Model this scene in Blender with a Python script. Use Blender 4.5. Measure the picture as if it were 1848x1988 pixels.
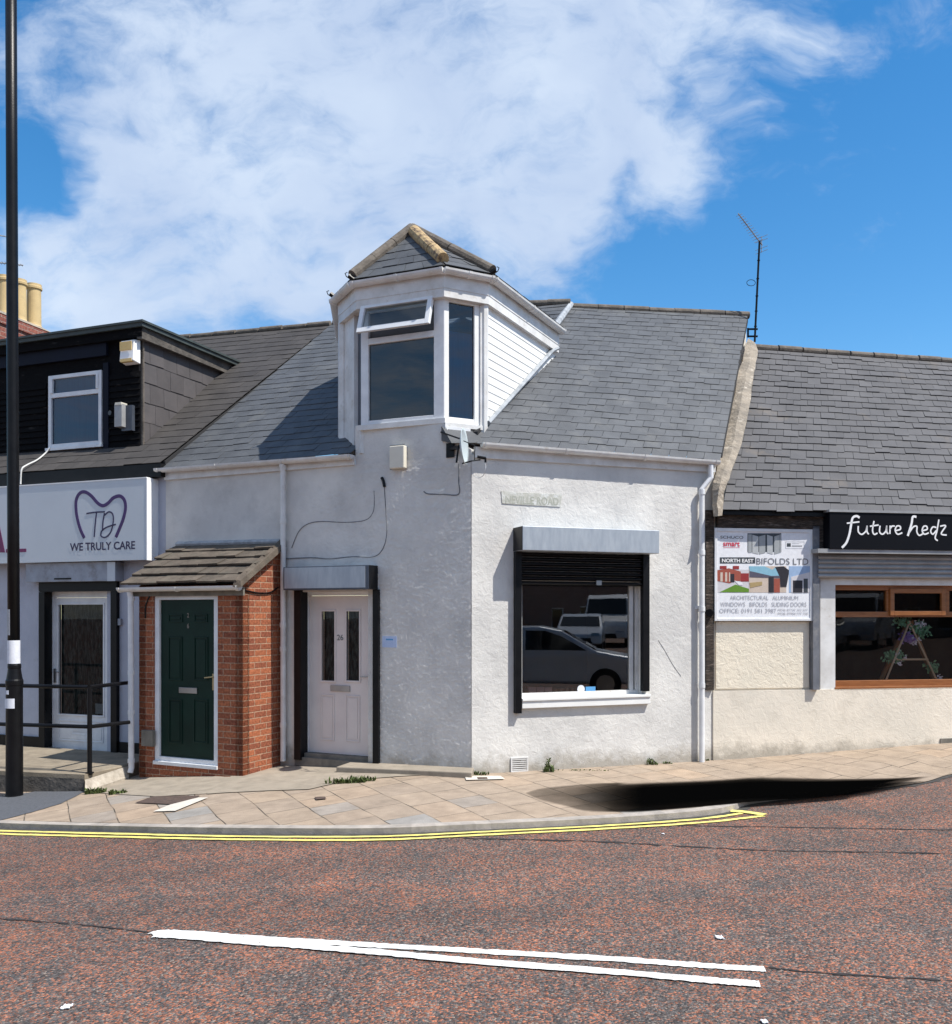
import bpy, bmesh, math, random
from mathutils import Vector, Matrix, noise
random.seed(7)
for o in list(bpy.data.objects): bpy.data.objects.remove(o)
sc = bpy.context.scene
COL = sc.collection
rad = math.radians
# ---------------------------------------------------------------- camera
F, CX, HY, H = 1800.0, 924.0, 1190.0, 1.8
cam = bpy.data.cameras.new('camera'); co = bpy.data.objects.new('camera', cam); COL.objects.link(co)
cam.sensor_fit = 'HORIZONTAL'; cam.sensor_width = 36; cam.lens = 36*F/1848
cam.shift_y = (HY-994)/1848; cam.clip_end = 3000; cam.clip_start = 0.05
co.location = (0, 0, H); co.rotation_euler = (rad(90), 0, 0)
sc.camera = co
# ---------------------------------------------------------------- sun + sky
SUN_AZ, SUN_EL = rad(26.2), rad(57.5)     # azimuth measured from +X towards -Y
sx, sy, sz = math.cos(SUN_EL)*math.cos(SUN_AZ), -math.cos(SUN_EL)*math.sin(SUN_AZ), math.sin(SUN_EL)
sl = bpy.data.lights.new('sun', 'SUN'); sl.energy = 4.8; sl.angle = rad(0.5); sl.color = (1, .955, .88)
so = bpy.data.objects.new('sun', sl); COL.objects.link(so)
so.rotation_euler = Vector((sx, sy, sz)).to_track_quat('Z', 'Y').to_euler(); so.location = (20, -8, 30)
sc.view_settings.view_transform = 'Standard'; sc.view_settings.look = 'None'
sc.view_settings.exposure = 0.42; sc.view_settings.gamma = 1
W = bpy.data.worlds.new('World'); sc.world = W; W.use_nodes = True
def world():
    nt = W.node_tree; N = nt.nodes; L = nt.links; N.clear()
    def n(t, **k):
        x = N.new(t)
        for a, b in k.items(): setattr(x, a, b)
        return x
    def m(op, a, b=None, c=None, clamp=False):
        x = n('ShaderNodeMath', operation=op, use_clamp=clamp)
        for i, v in enumerate((a, b, c)):
            if v is None: continue
            if isinstance(v, (int, float)): x.inputs[i].default_value = v
            else: L.new(v, x.inputs[i])
        return x.outputs[0]
    tc = n('ShaderNodeTexCoord'); sep = n('ShaderNodeSeparateXYZ'); L.new(tc.outputs['Generated'], sep.inputs[0])
    X, Y, Z = sep.outputs
    yy = m('MAXIMUM', Y, 0.3)
    u = m('DIVIDE', X, yy); v = m('DIVIDE', Z, yy)
    cb = n('ShaderNodeCombineXYZ'); L.new(u, cb.inputs[0]); L.new(v, cb.inputs[1])
    # domain distortion
    dn = n('ShaderNodeTexNoise'); dn.inputs['Scale'].default_value = 6; dn.inputs['Detail'].default_value = 4
    L.new(cb.outputs[0], dn.inputs['Vector'])
    ds = n('ShaderNodeVectorMath', operation='MULTIPLY_ADD'); ds.inputs[1].default_value = (.16, .10, 0); L.new(dn.outputs['Color'], ds.inputs[0]); L.new(cb.outputs[0], ds.inputs[2])
    off = n('ShaderNodeVectorMath', operation='SUBTRACT'); off.inputs[1].default_value = (.08, .05, 0); L.new(ds.outputs[0], off.inputs[0])
    P = off.outputs[0]
    field = None
    blobs = [(420,160,560,1.1),(150,520,330,.7),(90,60,260,.3),(220,250,220,.3),(820,60,480,1.),(1180,60,400,.95),(1400,60,270,.6),(1540,50,160,.35),(800,330,430,1.),(1180,270,330,.9),(1330,350,160,.5),(560,520,360,.9),(1000,440,240,.75),
             (230,560,300,.62),(300,380,260,.5),(60,90,160,.5),(40,440,130,.35),(30,235,90,.4),(1800,40,300,.22),
             (90,330,130,-.75),(230,230,60,-.3),(120,120,100,-.4),(640,480,70,-.45),(1090,60,70,-.45),(480,330,90,-.25),(700,230,60,-.2),(1120,150,80,-.25),(330,60,70,-.25),(1010,370,90,-.3),(1330,160,110,-.38),(1210,320,70,-.4),(1250,190,70,-.3),(940,220,50,-.3)]
    for (px, py, r, w) in blobs:
        d = n('ShaderNodeVectorMath', operation='DISTANCE'); L.new(P, d.inputs[0]); d.inputs[1].default_value = ((px-CX)/F, (HY-py)/F, 0)
        mr = n('ShaderNodeMapRange', interpolation_type='SMOOTHSTEP'); L.new(d.outputs['Value'], mr.inputs[0])
        mr.inputs[1].default_value = 0; mr.inputs[2].default_value = r/F; mr.inputs[3].default_value = w; mr.inputs[4].default_value = 0
        field = mr.outputs[0] if field is None else m('ADD', field, mr.outputs[0])
    field = m('MINIMUM', field, 1.2)
    # wispy noise
    mp = n('ShaderNodeMapping'); mp.inputs['Scale'].default_value = (1, 1.55, 1); mp.inputs['Rotation'].default_value = (0, 0, -.25); L.new(P, mp.inputs[0])
    n1 = n('ShaderNodeTexNoise'); n1.inputs['Scale'].default_value = 6.5; n1.inputs['Detail'].default_value = 9; n1.inputs['Roughness'].default_value = .58; L.new(mp.outputs[0], n1.inputs['Vector'])
    n2 = n('ShaderNodeTexNoise'); n2.inputs['Scale'].default_value = 24; n2.inputs['Detail'].default_value = 7; n2.inputs['Roughness'].default_value = .62; L.new(mp.outputs[0], n2.inputs['Vector'])
    nn = m('ADD', m('MULTIPLY', m('SUBTRACT', n1.outputs[0], .5), 2.0), m('MULTIPLY', m('SUBTRACT', n2.outputs[0], .5), 1.0))
    # behind the viewer / far sides: unseen cloud, thickened to give a brighter neutral fill
    front = n('ShaderNodeMapRange', interpolation_type='SMOOTHSTEP'); L.new(Y, front.inputs[0]); front.inputs[1].default_value = .1; front.inputs[2].default_value = .5
    fm = m('ADD', m('MULTIPLY', field, front.outputs[0]), m('MULTIPLY', m('SUBTRACT', 1, front.outputs[0]), .85))
    al = n('ShaderNodeMapRange', interpolation_type='SMOOTHSTEP'); L.new(m('ADD', fm, nn), al.inputs[0]); al.inputs[1].default_value = .18; al.inputs[2].default_value = 1.35
    alpha = m('MULTIPLY', al.outputs[0], .93)
    sky = n('ShaderNodeTexSky', sky_type='NISHITA', sun_disc=False); sky.sun_elevation = SUN_EL; sky.sun_rotation = math.pi/2+SUN_AZ
    sky.air_density = 1.0; sky.dust_density = .25; sky.ozone_density = 2.2
    hs = n('ShaderNodeHueSaturation'); hs.inputs['Saturation'].default_value = 1.36; hs.inputs['Hue'].default_value = .497; hs.inputs['Value'].default_value = 1.95; L.new(sky.outputs[0], hs.inputs['Color'])
    # cloud colour: bright, with faint grey-blue undersides from a broad noise
    n3 = n('ShaderNodeTexNoise'); n3.inputs['Scale'].default_value = 5; n3.inputs['Detail'].default_value = 6; L.new(P, n3.inputs['Vector'])
    cr = n('ShaderNodeValToRGB'); L.new(n3.outputs[0], cr.inputs[0])
    cr.color_ramp.elements[0].position = .3; cr.color_ramp.elements[0].color = (5.6, 6.9, 9.3, 1)
    cr.color_ramp.elements[1].position = .72; cr.color_ramp.elements[1].color = (8.0, 9.2, 10.9, 1)
    mx = n('ShaderNodeMix', data_type='RGBA'); L.new(alpha, mx.inputs[0]); L.new(hs.outputs[0], mx.inputs[6]); L.new(cr.outputs[0], mx.inputs[7])
    bg = n('ShaderNodeBackground'); bg.inputs[1].default_value = .070; L.new(mx.outputs[2], bg.inputs[0])
    o = n('ShaderNodeOutputWorld'); L.new(bg.outputs[0], o.inputs[0])
world()

# ---------------------------------------------------------------- helpers
class MB:
    def __init__(s): s.v = []; s.f = []; s.smooth = False
    def add(s, vs, fs):
        b = len(s.v); s.v += [tuple(p) for p in vs]; s.f += [tuple(b+i for i in f) for f in fs]
    def hexa(s, p):   # 8 points: bottom 4 ccw, top 4
        s.add(p, [(0,3,2,1),(4,5,6,7),(0,1,5,4),(1,2,6,5),(2,3,7,6),(3,0,4,7)])
    def wbox(s, x0,x1,y0,y1,z0,z1):
        s.hexa([(x0,y0,z0),(x1,y0,z0),(x1,y1,z0),(x0,y1,z0),(x0,y0,z1),(x1,y0,z1),(x1,y1,z1),(x0,y1,z1)])
    def box(s, pl, u0,u1,v0,v1,z0,z1):
        if u1<u0: u0,u1=u1,u0
        if z1<z0: z0,z1=z1,z0
        if v1<v0: v0,v1=v1,v0
        w = pl.w
        s.hexa([w(u0,v1,z0),w(u1,v1,z0),w(u1,v0,z0),w(u0,v0,z0),w(u0,v1,z1),w(u1,v1,z1),w(u1,v0,z1),w(u0,v0,z1)])
    def bx(s, pl, x0,y0,x1,y1,v0,v1):
        """box on plane pl whose front face (at offset v1) covers the given photo rectangle"""
        u0 = pl.u(x0,v1); u1 = pl.u(x1,v1); xm = (x0+x1)/2
        s.box(pl, u0,u1,v0,v1, pl.z(xm,y1,v1), pl.z(xm,y0,v1))
        return u0,u1,pl.z(xm,y1,v1),pl.z(xm,y0,v1)
    def frame(s, pl, u0,u1,z0,z1,t,v0,v1,tb=None,tt=None):
        tb = t if tb is None else tb; tt = t if tt is None else tt
        s.box(pl,u0,u0+t,v0,v1,z0,z1); s.box(pl,u1-t,u1,v0,v1,z0,z1)
        s.box(pl,u0+t,u1-t,v0,v1,z0,z0+tb); s.box(pl,u0+t,u1-t,v0,v1,z1-tt,z1)
    def tube(s, pts, r, n=10, cap=True, r2=None):
        pts = [Vector(p) for p in pts]; k = len(pts); rings = []
        up = None
        for i, p in enumerate(pts):
            d = (pts[min(i+1,k-1)]-pts[max(i-1,0)]).normalized()
            if up is None:
                up = Vector((0,0,1)) if abs(d.z) < .9 else Vector((1,0,0))
            a = d.cross(up)
            if a.length < 1e-5: a = d.cross(Vector((0,1,0)))
            a.normalize(); b = a.cross(d).normalized(); up = b
            rr = r if r2 is None else r+(r2-r)*i/(k-1)
            rings.append([p+a*rr*math.cos(2*math.pi*j/n)+b*rr*math.sin(2*math.pi*j/n) for j in range(n)])
        vs = [q for R in rings for q in R]; fs = []
        for i in range(k-1):
            for j in range(n):
                fs.append((i*n+j, i*n+(j+1)%n, (i+1)*n+(j+1)%n, (i+1)*n+j))
        if cap: fs.append(tuple(range(n))[::-1]); fs.append(tuple((k-1)*n+j for j in range(n)))
        s.add(vs, fs)
    def lathe(s, c, prof, n=20):
        vs = []; fs = []
        for (r, z) in prof:
            for j in range(n):
                a = 2*math.pi*j/n; vs.append((c[0]+r*math.cos(a), c[1]+r*math.sin(a), c[2]+z))
        for i in range(len(prof)-1):
            for j in range(n): fs.append((i*n+j, i*n+(j+1)%n, (i+1)*n+(j+1)%n, (i+1)*n+j))
        fs.append(tuple(range(n))[::-1]); fs.append(tuple((len(prof)-1)*n+j for j in range(n)))
        s.add(vs, fs)
    def prism(s, pl, pts, v0, v1):   # polygon (u,z) extruded v0..v1
        n = len(pts)
        A = sum(pts[i][0]*pts[(i+1)%n][1]-pts[(i+1)%n][0]*pts[i][1] for i in range(n))
        if A < 0: pts = pts[::-1]
        vs = [pl.w(u,v1,z) for u,z in pts]+[pl.w(u,v0,z) for u,z in pts]
        s.add(vs, [tuple(range(n)), tuple(range(n,2*n))[::-1]]+[(i,n+i,n+(i+1)%n,(i+1)%n) for i in range(n)])
    def ribbon(s, pl, pts, w, v0, v1):
        """stroke on a plane; pts (u,z[,w])"""
        P = []
        for p in pts: P.append((Vector((p[0],p[1])), p[2] if len(p)>2 else w))
        L = []; R = []
        for i,(p,ww) in enumerate(P):
            d = (P[min(i+1,len(P)-1)][0]-P[max(i-1,0)][0])
            if d.length<1e-6: d=Vector((1,0))
            d.normalize(); nrm = Vector((-d.y,d.x))
            L.append(p+nrm*ww/2); R.append(p-nrm*ww/2)
        for i in range(len(P)-1):
            q=[R[i],R[i+1],L[i+1],L[i]]
            s.prism(pl,[(a.x,a.y) for a in q],v0,v1)
    def build(s, name, mat, parent=None, smooth=False, bevel=0, fixn=True):
        me = bpy.data.meshes.new(name)
        org = Vector((0,0,0)); M = Matrix.Identity(4)
        if parent is not None:
            M = PM[parent.name].inverted(); vs = [M @ Vector(v) for v in s.v]
        else:
            if s.v:
                xs=[v[0] for v in s.v]; ys=[v[1] for v in s.v]; zs=[v[2] for v in s.v]
                org = Vector(((min(xs)+max(xs))/2,(min(ys)+max(ys))/2,min(zs)))
            vs = [Vector(v)-org for v in s.v]
        me.from_pydata(vs, [], s.f)
        uv = me.uv_layers.new(name='UVMap')
        for p in me.polygons:
            pts = [Vector(s.v[i]) for i in s.f[p.index]]
            nr = Vector((0,0,0))
            for i in range(len(pts)):
                a, b = pts[i], pts[(i+1)%len(pts)]; nr += a.cross(b)
            nr.normalize() if nr.length>0 else None
            if abs(nr.z) > .92: t = Vector((1,0,0)); b = Vector((0,1,0))
            else:
                t = Vector((-nr.y, nr.x, 0)).normalized(); b = nr.cross(t)
                if b.z < 0: b = -b
            for k, li in enumerate(p.loop_indices):
                uv.data[li].uv = (pts[k].dot(t), pts[k].dot(b))
        if smooth:
            for p in me.polygons: p.use_smooth = True
        me.validate()
        me.materials.append(mat)
        o = bpy.data.objects.new(name, me); COL.objects.link(o)
        if parent is not None: o.parent = parent; PM[o.name] = PM[parent.name].copy()
        else: o.location = org; PM[o.name] = Matrix.Translation(org)
        if bevel:
            bv = o.modifiers.new('bevel','BEVEL'); bv.width = bevel; bv.segments = 2; bv.limit_method='ANGLE'
        return o
PM = {}
def tag(o, label=None, cat=None, group=None, kind=None):
    if label: o['label'] = label
    if cat: o['category'] = cat
    if group: o['group'] = group
    if kind: o['kind'] = kind
    return o
def empty(name, loc, label, cat, group=None, rz=0):
    o = bpy.data.objects.new(name, None); COL.objects.link(o); o.location = loc; o.rotation_euler = (0,0,rz)
    o.empty_display_size = .3
    PM[o.name] = Matrix.Translation(Vector(loc)) @ Matrix.Rotation(rz, 4, 'Z')
    return tag(o, label, cat, group)
def copy_tree(o, parent=None):
    c = o.copy(); COL.objects.link(c); c.parent = parent
    if o.name in PM: PM[c.name] = PM[o.name].copy()
    for ch in [x for x in list(COL.objects) if x.parent == o]: copy_tree(ch, c)
    return c
class Pl:
    def __init__(s, ox, oy, deg):
        s.o = (ox, oy); a = rad(deg); s.t = (math.cos(a), math.sin(a)); s.n = (math.sin(a), -math.cos(a)); s.a = a
    def u(s, px, v=0):
        r = (px-CX)/F; x = s.o[0]+s.n[0]*v; y = s.o[1]+s.n[1]*v
        return (r*y-x)/(s.t[0]-r*s.t[1])
    def depth(s, px, v=0): return s.o[1]+s.n[1]*v+s.t[1]*s.u(px, v)
    def z(s, px, py, v=0): return H+(HY-py)*s.depth(px, v)/F
    def uz(s, px, py, v=0): return (s.u(px,v), s.z(px,py,v))
    def w(s, u, v, z): return (s.o[0]+s.t[0]*u+s.n[0]*v, s.o[1]+s.t[1]*u+s.n[1]*v, z)
    def P(s, px, py, v=0):
        u, z = s.uz(px,py,v); return s.w(u,v,z)
def at(px, py, Y): return ((px-CX)/F*Y, Y, H+(HY-py)/F*Y)
def interp(x, tab):
    if x <= tab[0][0]: return tab[0][1]
    for (a,b),(c,d) in zip(tab, tab[1:]):
        if x <= c:
            t = (x-a)/(c-a); return b+(d-b)*t
    return tab[-1][1]
GT = [(-30,-.9),(-9,-.42),(-6,-.38),(-4.6,-.32),(-3.3,-.19),(-2.6,-.13),(-1.5,-.08),(-.5,-.03),(3,-.05),(4.5,.02),(6.3,.10),(12,.25),(40,.6)]
def g(x): return (interp(x-.3,GT)+interp(x,GT)+interp(x+.3,GT))/3
def G(px, py, dz=0):
    Y = H*F/(py-HY)
    for _ in range(30):
        X = (px-CX)/F*Y; Y = (H-g(X)-dz)*F/(py-HY)
    X = (px-CX)/F*Y
    return Vector((X, Y, g(X)+dz))
# ---------------------------------------------------------------- materials
def pbr(name, c1, c2=None, scale=3, rough=.7, bump=0, bscale=60, metal=0, spec=.4, detail=5, contrast=(.35,.65), island=0, stretch=None, coat=0, dirt=None, dscale=1.2, dpos=(.5,.72)):
    m = bpy.data.materials.new(name); m.use_nodes = True; nt = m.node_tree; N = nt.nodes; L = nt.links
    b = N['Principled BSDF']; b.inputs['Roughness'].default_value = rough; b.inputs['Metallic'].default_value = metal
    b.inputs['Specular IOR Level'].default_value = spec; b.inputs['Coat Weight'].default_value = coat
    geo = N.new('ShaderNodeNewGeometry'); src = geo.outputs['Position']
    if stretch:
        mp = N.new('ShaderNodeMapping'); mp.inputs['Scale'].default_value = stretch; L.new(src, mp.inputs[0]); src = mp.outputs[0]
    def nz(sc_, det=5, ro=.6):
        x = N.new('ShaderNodeTexNoise'); x.inputs['Scale'].default_value = sc_; x.inputs['Detail'].default_value = det; x.inputs['Roughness'].default_value = ro
        L.new(src, x.inputs['Vector']); return x.outputs[0]
    if c2 is None: c2 = tuple(x*.82 for x in c1)
    r = N.new('ShaderNodeValToRGB'); r.color_ramp.elements[0].position = contrast[0]; r.color_ramp.elements[1].position = contrast[1]
    r.color_ramp.elements[0].color = (*c2,1); r.color_ramp.elements[1].color = (*c1,1); L.new(nz(scale,detail), r.inputs[0])
    out = r.outputs[0]
    if dirt:
        dr = N.new('ShaderNodeMapRange'); dr.inputs[1].default_value = dpos[0]; dr.inputs[2].default_value = dpos[1]; L.new(nz(dscale,8,.68), dr.inputs[0])
        mx = N.new('ShaderNodeMix'); mx.data_type='RGBA'; L.new(dr.outputs[0], mx.inputs[0]); L.new(out, mx.inputs[6]); mx.inputs[7].default_value = (*dirt,1); out = mx.outputs[2]
    if island:
        hv = N.new('ShaderNodeHueSaturation'); mr = N.new('ShaderNodeMapRange'); L.new(geo.outputs['Random Per Island'], mr.inputs[0])
        mr.inputs[3].default_value = 1-island; mr.inputs[4].default_value = 1+island; L.new(mr.outputs[0], hv.inputs['Value']); L.new(out, hv.inputs['Color']); out = hv.outputs[0]
    L.new(out, b.inputs['Base Color'])
    if bump:
        bp = N.new('ShaderNodeBump'); bp.inputs['Strength'].default_value = 1; bp.inputs['Distance'].default_value = bump
        L.new(nz(bscale,4,.6), bp.inputs['Height']); L.new(bp.outputs[0], b.inputs['Normal'])
    return m
def render_wall(name, c1, c2, dirt, dist=.012):
    """trowelled masonry paint: swirly relief, thin stains and a grubby foot"""
    m = pbr(name, c1, c2, scale=1.6, rough=.85, spec=.2, dirt=dirt, dscale=2.6, dpos=(.52,.95))
    nt = m.node_tree; N = nt.nodes; L = nt.links; b = N['Principled BSDF']
    geo = N.new('ShaderNodeNewGeometry')
    a = N.new('ShaderNodeTexNoise'); a.inputs['Scale'].default_value = 13; a.inputs['Detail'].default_value = 7; a.inputs['Roughness'].default_value = .66; a.inputs['Distortion'].default_value = .9
    L.new(geo.outputs['Position'], a.inputs['Vector'])
    b2 = N.new('ShaderNodeTexNoise'); b2.inputs['Scale'].default_value = 70; b2.inputs['Detail'].default_value = 3; L.new(geo.outputs['Position'], b2.inputs['Vector'])
    ad = N.new('ShaderNodeMath'); ad.operation='MULTIPLY_ADD'; L.new(b2.outputs[0], ad.inputs[0]); ad.inputs[1].default_value = .22; L.new(a.outputs[0], ad.inputs[2])
    bp = N.new('ShaderNodeBump'); bp.inputs['Distance'].default_value = dist*2.4; L.new(ad.outputs[0], bp.inputs['Height']); L.new(bp.outputs[0], b.inputs['Normal'])
    # rising damp / splash at the foot of the wall: real dirt of its own shape
    old = b.inputs['Base Color'].links[0].from_socket
    sp = N.new('ShaderNodeSeparateXYZ'); L.new(geo.outputs['Position'], sp.inputs[0])
    nz = N.new('ShaderNodeTexNoise'); nz.inputs['Scale'].default_value = 5; nz.inputs['Detail'].default_value = 8; nz.inputs['Roughness'].default_value=.7; L.new(geo.outputs['Position'], nz.inputs['Vector'])
    s = N.new('ShaderNodeMath'); s.operation='MULTIPLY_ADD'; L.new(nz.outputs[0], s.inputs[0]); s.inputs[1].default_value = -.55; L.new(sp.outputs[2], s.inputs[2])
    mr = N.new('ShaderNodeMapRange'); L.new(s.outputs[0], mr.inputs[0]); mr.inputs[1].default_value = -.28; mr.inputs[2].default_value = -.1; mr.inputs[3].default_value = .75; mr.inputs[4].default_value = 0
    mx = N.new('ShaderNodeMix'); mx.data_type='RGBA'; L.new(mr.outputs[0], mx.inputs[0]); L.new(old, mx.inputs[6]); mx.inputs[7].default_value = (.30,.27,.22,1); L.new(mx.outputs[2], b.inputs['Base Color'])
    return m
def brick_mat(name, c1, c2, mort, bw=.225, rh=.075, ms=.006):
    m = bpy.data.materials.new(name); m.use_nodes = True; N = m.node_tree.nodes; L = m.node_tree.links; b = N['Principled BSDF']
    uv = N.new('ShaderNodeUVMap'); br = N.new('ShaderNodeTexBrick'); L.new(uv.outputs[0], br.inputs['Vector'])
    br.inputs['Scale'].default_value = 1; br.inputs['Brick Width'].default_value = bw; br.inputs['Row Height'].default_value = rh; br.inputs['Mortar Size'].default_value = ms
    br.inputs['Mortar Smooth'].default_value = .3; br.inputs['Bias'].default_value = 0
    br.inputs['Color1'].default_value = (*c1,1); br.inputs['Color2'].default_value = (*c2,1); br.inputs['Mortar'].default_value = (*mort,1)
    nz = N.new('ShaderNodeTexNoise'); nz.inputs['Scale'].default_value = 35; nz.inputs['Detail'].default_value = 6; L.new(uv.outputs[0], nz.inputs['Vector'])
    mr = N.new('ShaderNodeMapRange'); L.new(nz.outputs[0], mr.inputs[0]); mr.inputs[1].default_value=.3; mr.inputs[2].default_value=.7; mr.inputs[3].default_value = .62; mr.inputs[4].default_value = 1.3
    hv = N.new('ShaderNodeHueSaturation'); L.new(br.outputs['Color'], hv.inputs['Color']); L.new(mr.outputs[0], hv.inputs['Value']); L.new(hv.outputs[0], b.inputs['Base Color'])
    b.inputs['Roughness'].default_value = .88; b.inputs['Specular IOR Level'].default_value = .2
    iv = N.new('ShaderNodeMath'); iv.operation='MULTIPLY_ADD'; L.new(br.outputs['Fac'], iv.inputs[0]); iv.inputs[1].default_value = -1; L.new(nz.outputs[0], iv.inputs[2])
    bp = N.new('ShaderNodeBump'); bp.inputs['Distance'].default_value = .006; L.new(iv.outputs[0], bp.inputs['Height']); L.new(bp.outputs[0], b.inputs['Normal'])
    return m
def glass_mat(name, ior=1.9, tint=(.8,.88,.92)):
    m = bpy.data.materials.new(name); m.use_nodes = True; N = m.node_tree.nodes; L = m.node_tree.links
    N.remove(N['Principled BSDF']); out = N['Material Output']
    fr = N.new('ShaderNodeFresnel'); fr.inputs[0].default_value = ior
    geo = N.new('ShaderNodeNewGeometry'); nz = N.new('ShaderNodeTexNoise'); nz.inputs['Scale'].default_value = 1.7; nz.inputs['Detail'].default_value = 1; L.new(geo.outputs['Position'], nz.inputs['Vector'])
    bp = N.new('ShaderNodeBump'); bp.inputs['Distance'].default_value = .00025; L.new(nz.outputs[0], bp.inputs['Height'])
    tr = N.new('ShaderNodeBsdfTransparent'); tr.inputs[0].default_value = (*tint,1)
    gl = N.new('ShaderNodeBsdfGlossy'); gl.inputs['Roughness'].default_value = .01; L.new(bp.outputs[0], gl.inputs['Normal'])
    mx = N.new('ShaderNodeMixShader'); L.new(fr.outputs[0], mx.inputs[0]); L.new(tr.outputs[0], mx.inputs[1]); L.new(gl.outputs[0], mx.inputs[2]); L.new(mx.outputs[0], out.inputs[0])
    return m
def road_mat():
    m = bpy.data.materials.new('red_chip_asphalt'); m.use_nodes = True; N = m.node_tree.nodes; L = m.node_tree.links; b = N['Principled BSDF']
    geo = N.new('ShaderNodeNewGeometry'); P = geo.outputs['Position']
    def nz(s, d=4, r=.6):
        x = N.new('ShaderNodeTexNoise'); x.inputs['Scale'].default_value = s; x.inputs['Detail'].default_value = d; x.inputs['Roughness'].default_value = r; L.new(P, x.inputs['Vector']); return x.outputs[0]
    dsn = N.new('ShaderNodeTexNoise'); dsn.inputs['Scale'].default_value = 90; L.new(P, dsn.inputs['Vector'])
    dd = N.new('ShaderNodeVectorMath'); dd.operation='MULTIPLY_ADD'; L.new(dsn.outputs['Color'], dd.inputs[0]); dd.inputs[1].default_value=(.008,.008,0); L.new(P, dd.inputs[2])
    vo = N.new('ShaderNodeTexVoronoi'); vo.inputs['Scale'].default_value = 92; L.new(dd.outputs[0], vo.inputs['Vector'])
    sp = N.new('ShaderNodeSeparateColor'); L.new(vo.outputs['Color'], sp.inputs[0])
    big = nz(1.5,6,.68); mid = nz(7,3)
    a = N.new('ShaderNodeMath'); a.operation='MULTIPLY_ADD'; L.new(big,a.inputs[0]); a.inputs[1].default_value = 1.15; a.inputs[2].default_value = -.90
    a2 = N.new('ShaderNodeMath'); a2.operation='MULTIPLY_ADD'; L.new(mid,a2.inputs[0]); a2.inputs[1].default_value = .5; L.new(a.outputs[0],a2.inputs[2])
    a3 = N.new('ShaderNodeMath'); a3.operation='ADD'; L.new(sp.outputs[0],a3.inputs[0]); L.new(a2.outputs[0],a3.inputs[1])
    cr = N.new('ShaderNodeValToRGB'); L.new(a3.outputs[0], cr.inputs[0]); e = cr.color_ramp.elements
    cr.color_ramp.interpolation = 'LINEAR'
    e[0].position=.0; e[0].color=(.074,.062,.058,1); e[1].position=1.; e[1].color=(.42,.155,.085,1)
    for p,c in ((.3,(.095,.09,.088,1)),(.48,(.14,.118,.105,1)),(.58,(.18,.105,.08,1)),(.75,(.31,.125,.075,1))):
        q = e.new(p); q.color = c
    hv = N.new('ShaderNodeHueSaturation'); mr = N.new('ShaderNodeMapRange'); L.new(sp.outputs[1], mr.inputs[0]); mr.inputs[3].default_value=.5; mr.inputs[4].default_value=1.75
    L.new(mr.outputs[0], hv.inputs['Value']); L.new(cr.outputs[0], hv.inputs['Color'])
    # pale stone flecks
    gt = N.new('ShaderNodeMath'); gt.operation='GREATER_THAN'; L.new(sp.outputs[2],gt.inputs[0]); gt.inputs[1].default_value=.955
    mx = N.new('ShaderNodeMix'); mx.data_type='RGBA'; L.new(gt.outputs[0],mx.inputs[0]); L.new(hv.outputs[0],mx.inputs[6]); mx.inputs[7].default_value=(.34,.27,.22,1)
    # polished darker wheel tracks, running along the street
    mpp = N.new('ShaderNodeMapping'); mpp.inputs['Scale'].default_value=(.12,1.1,1); L.new(P,mpp.inputs[0])
    wt = N.new('ShaderNodeTexNoise'); wt.inputs['Scale'].default_value=1.3; wt.inputs['Detail'].default_value=4; L.new(mpp.outputs[0],wt.inputs['Vector'])
    wr = N.new('ShaderNodeMapRange'); L.new(wt.outputs[0],wr.inputs[0]); wr.inputs[1].default_value=.35; wr.inputs[2].default_value=.65; wr.inputs[3].default_value=.66; wr.inputs[4].default_value=.80
    h2 = N.new('ShaderNodeHueSaturation'); L.new(wr.outputs[0],h2.inputs['Value']); L.new(mx.outputs[2],h2.inputs['Color']); L.new(h2.outputs[0], b.inputs['Base Color'])
    b.inputs['Roughness'].default_value = .8; b.inputs['Specular IOR Level'].default_value=.3
    bp = N.new('ShaderNodeBump'); bp.inputs['Distance'].default_value=.005; bp.invert=True; L.new(vo.outputs['Distance'], bp.inputs['Height']); L.new(bp.outputs[0], b.inputs['Normal'])
    return m
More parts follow.
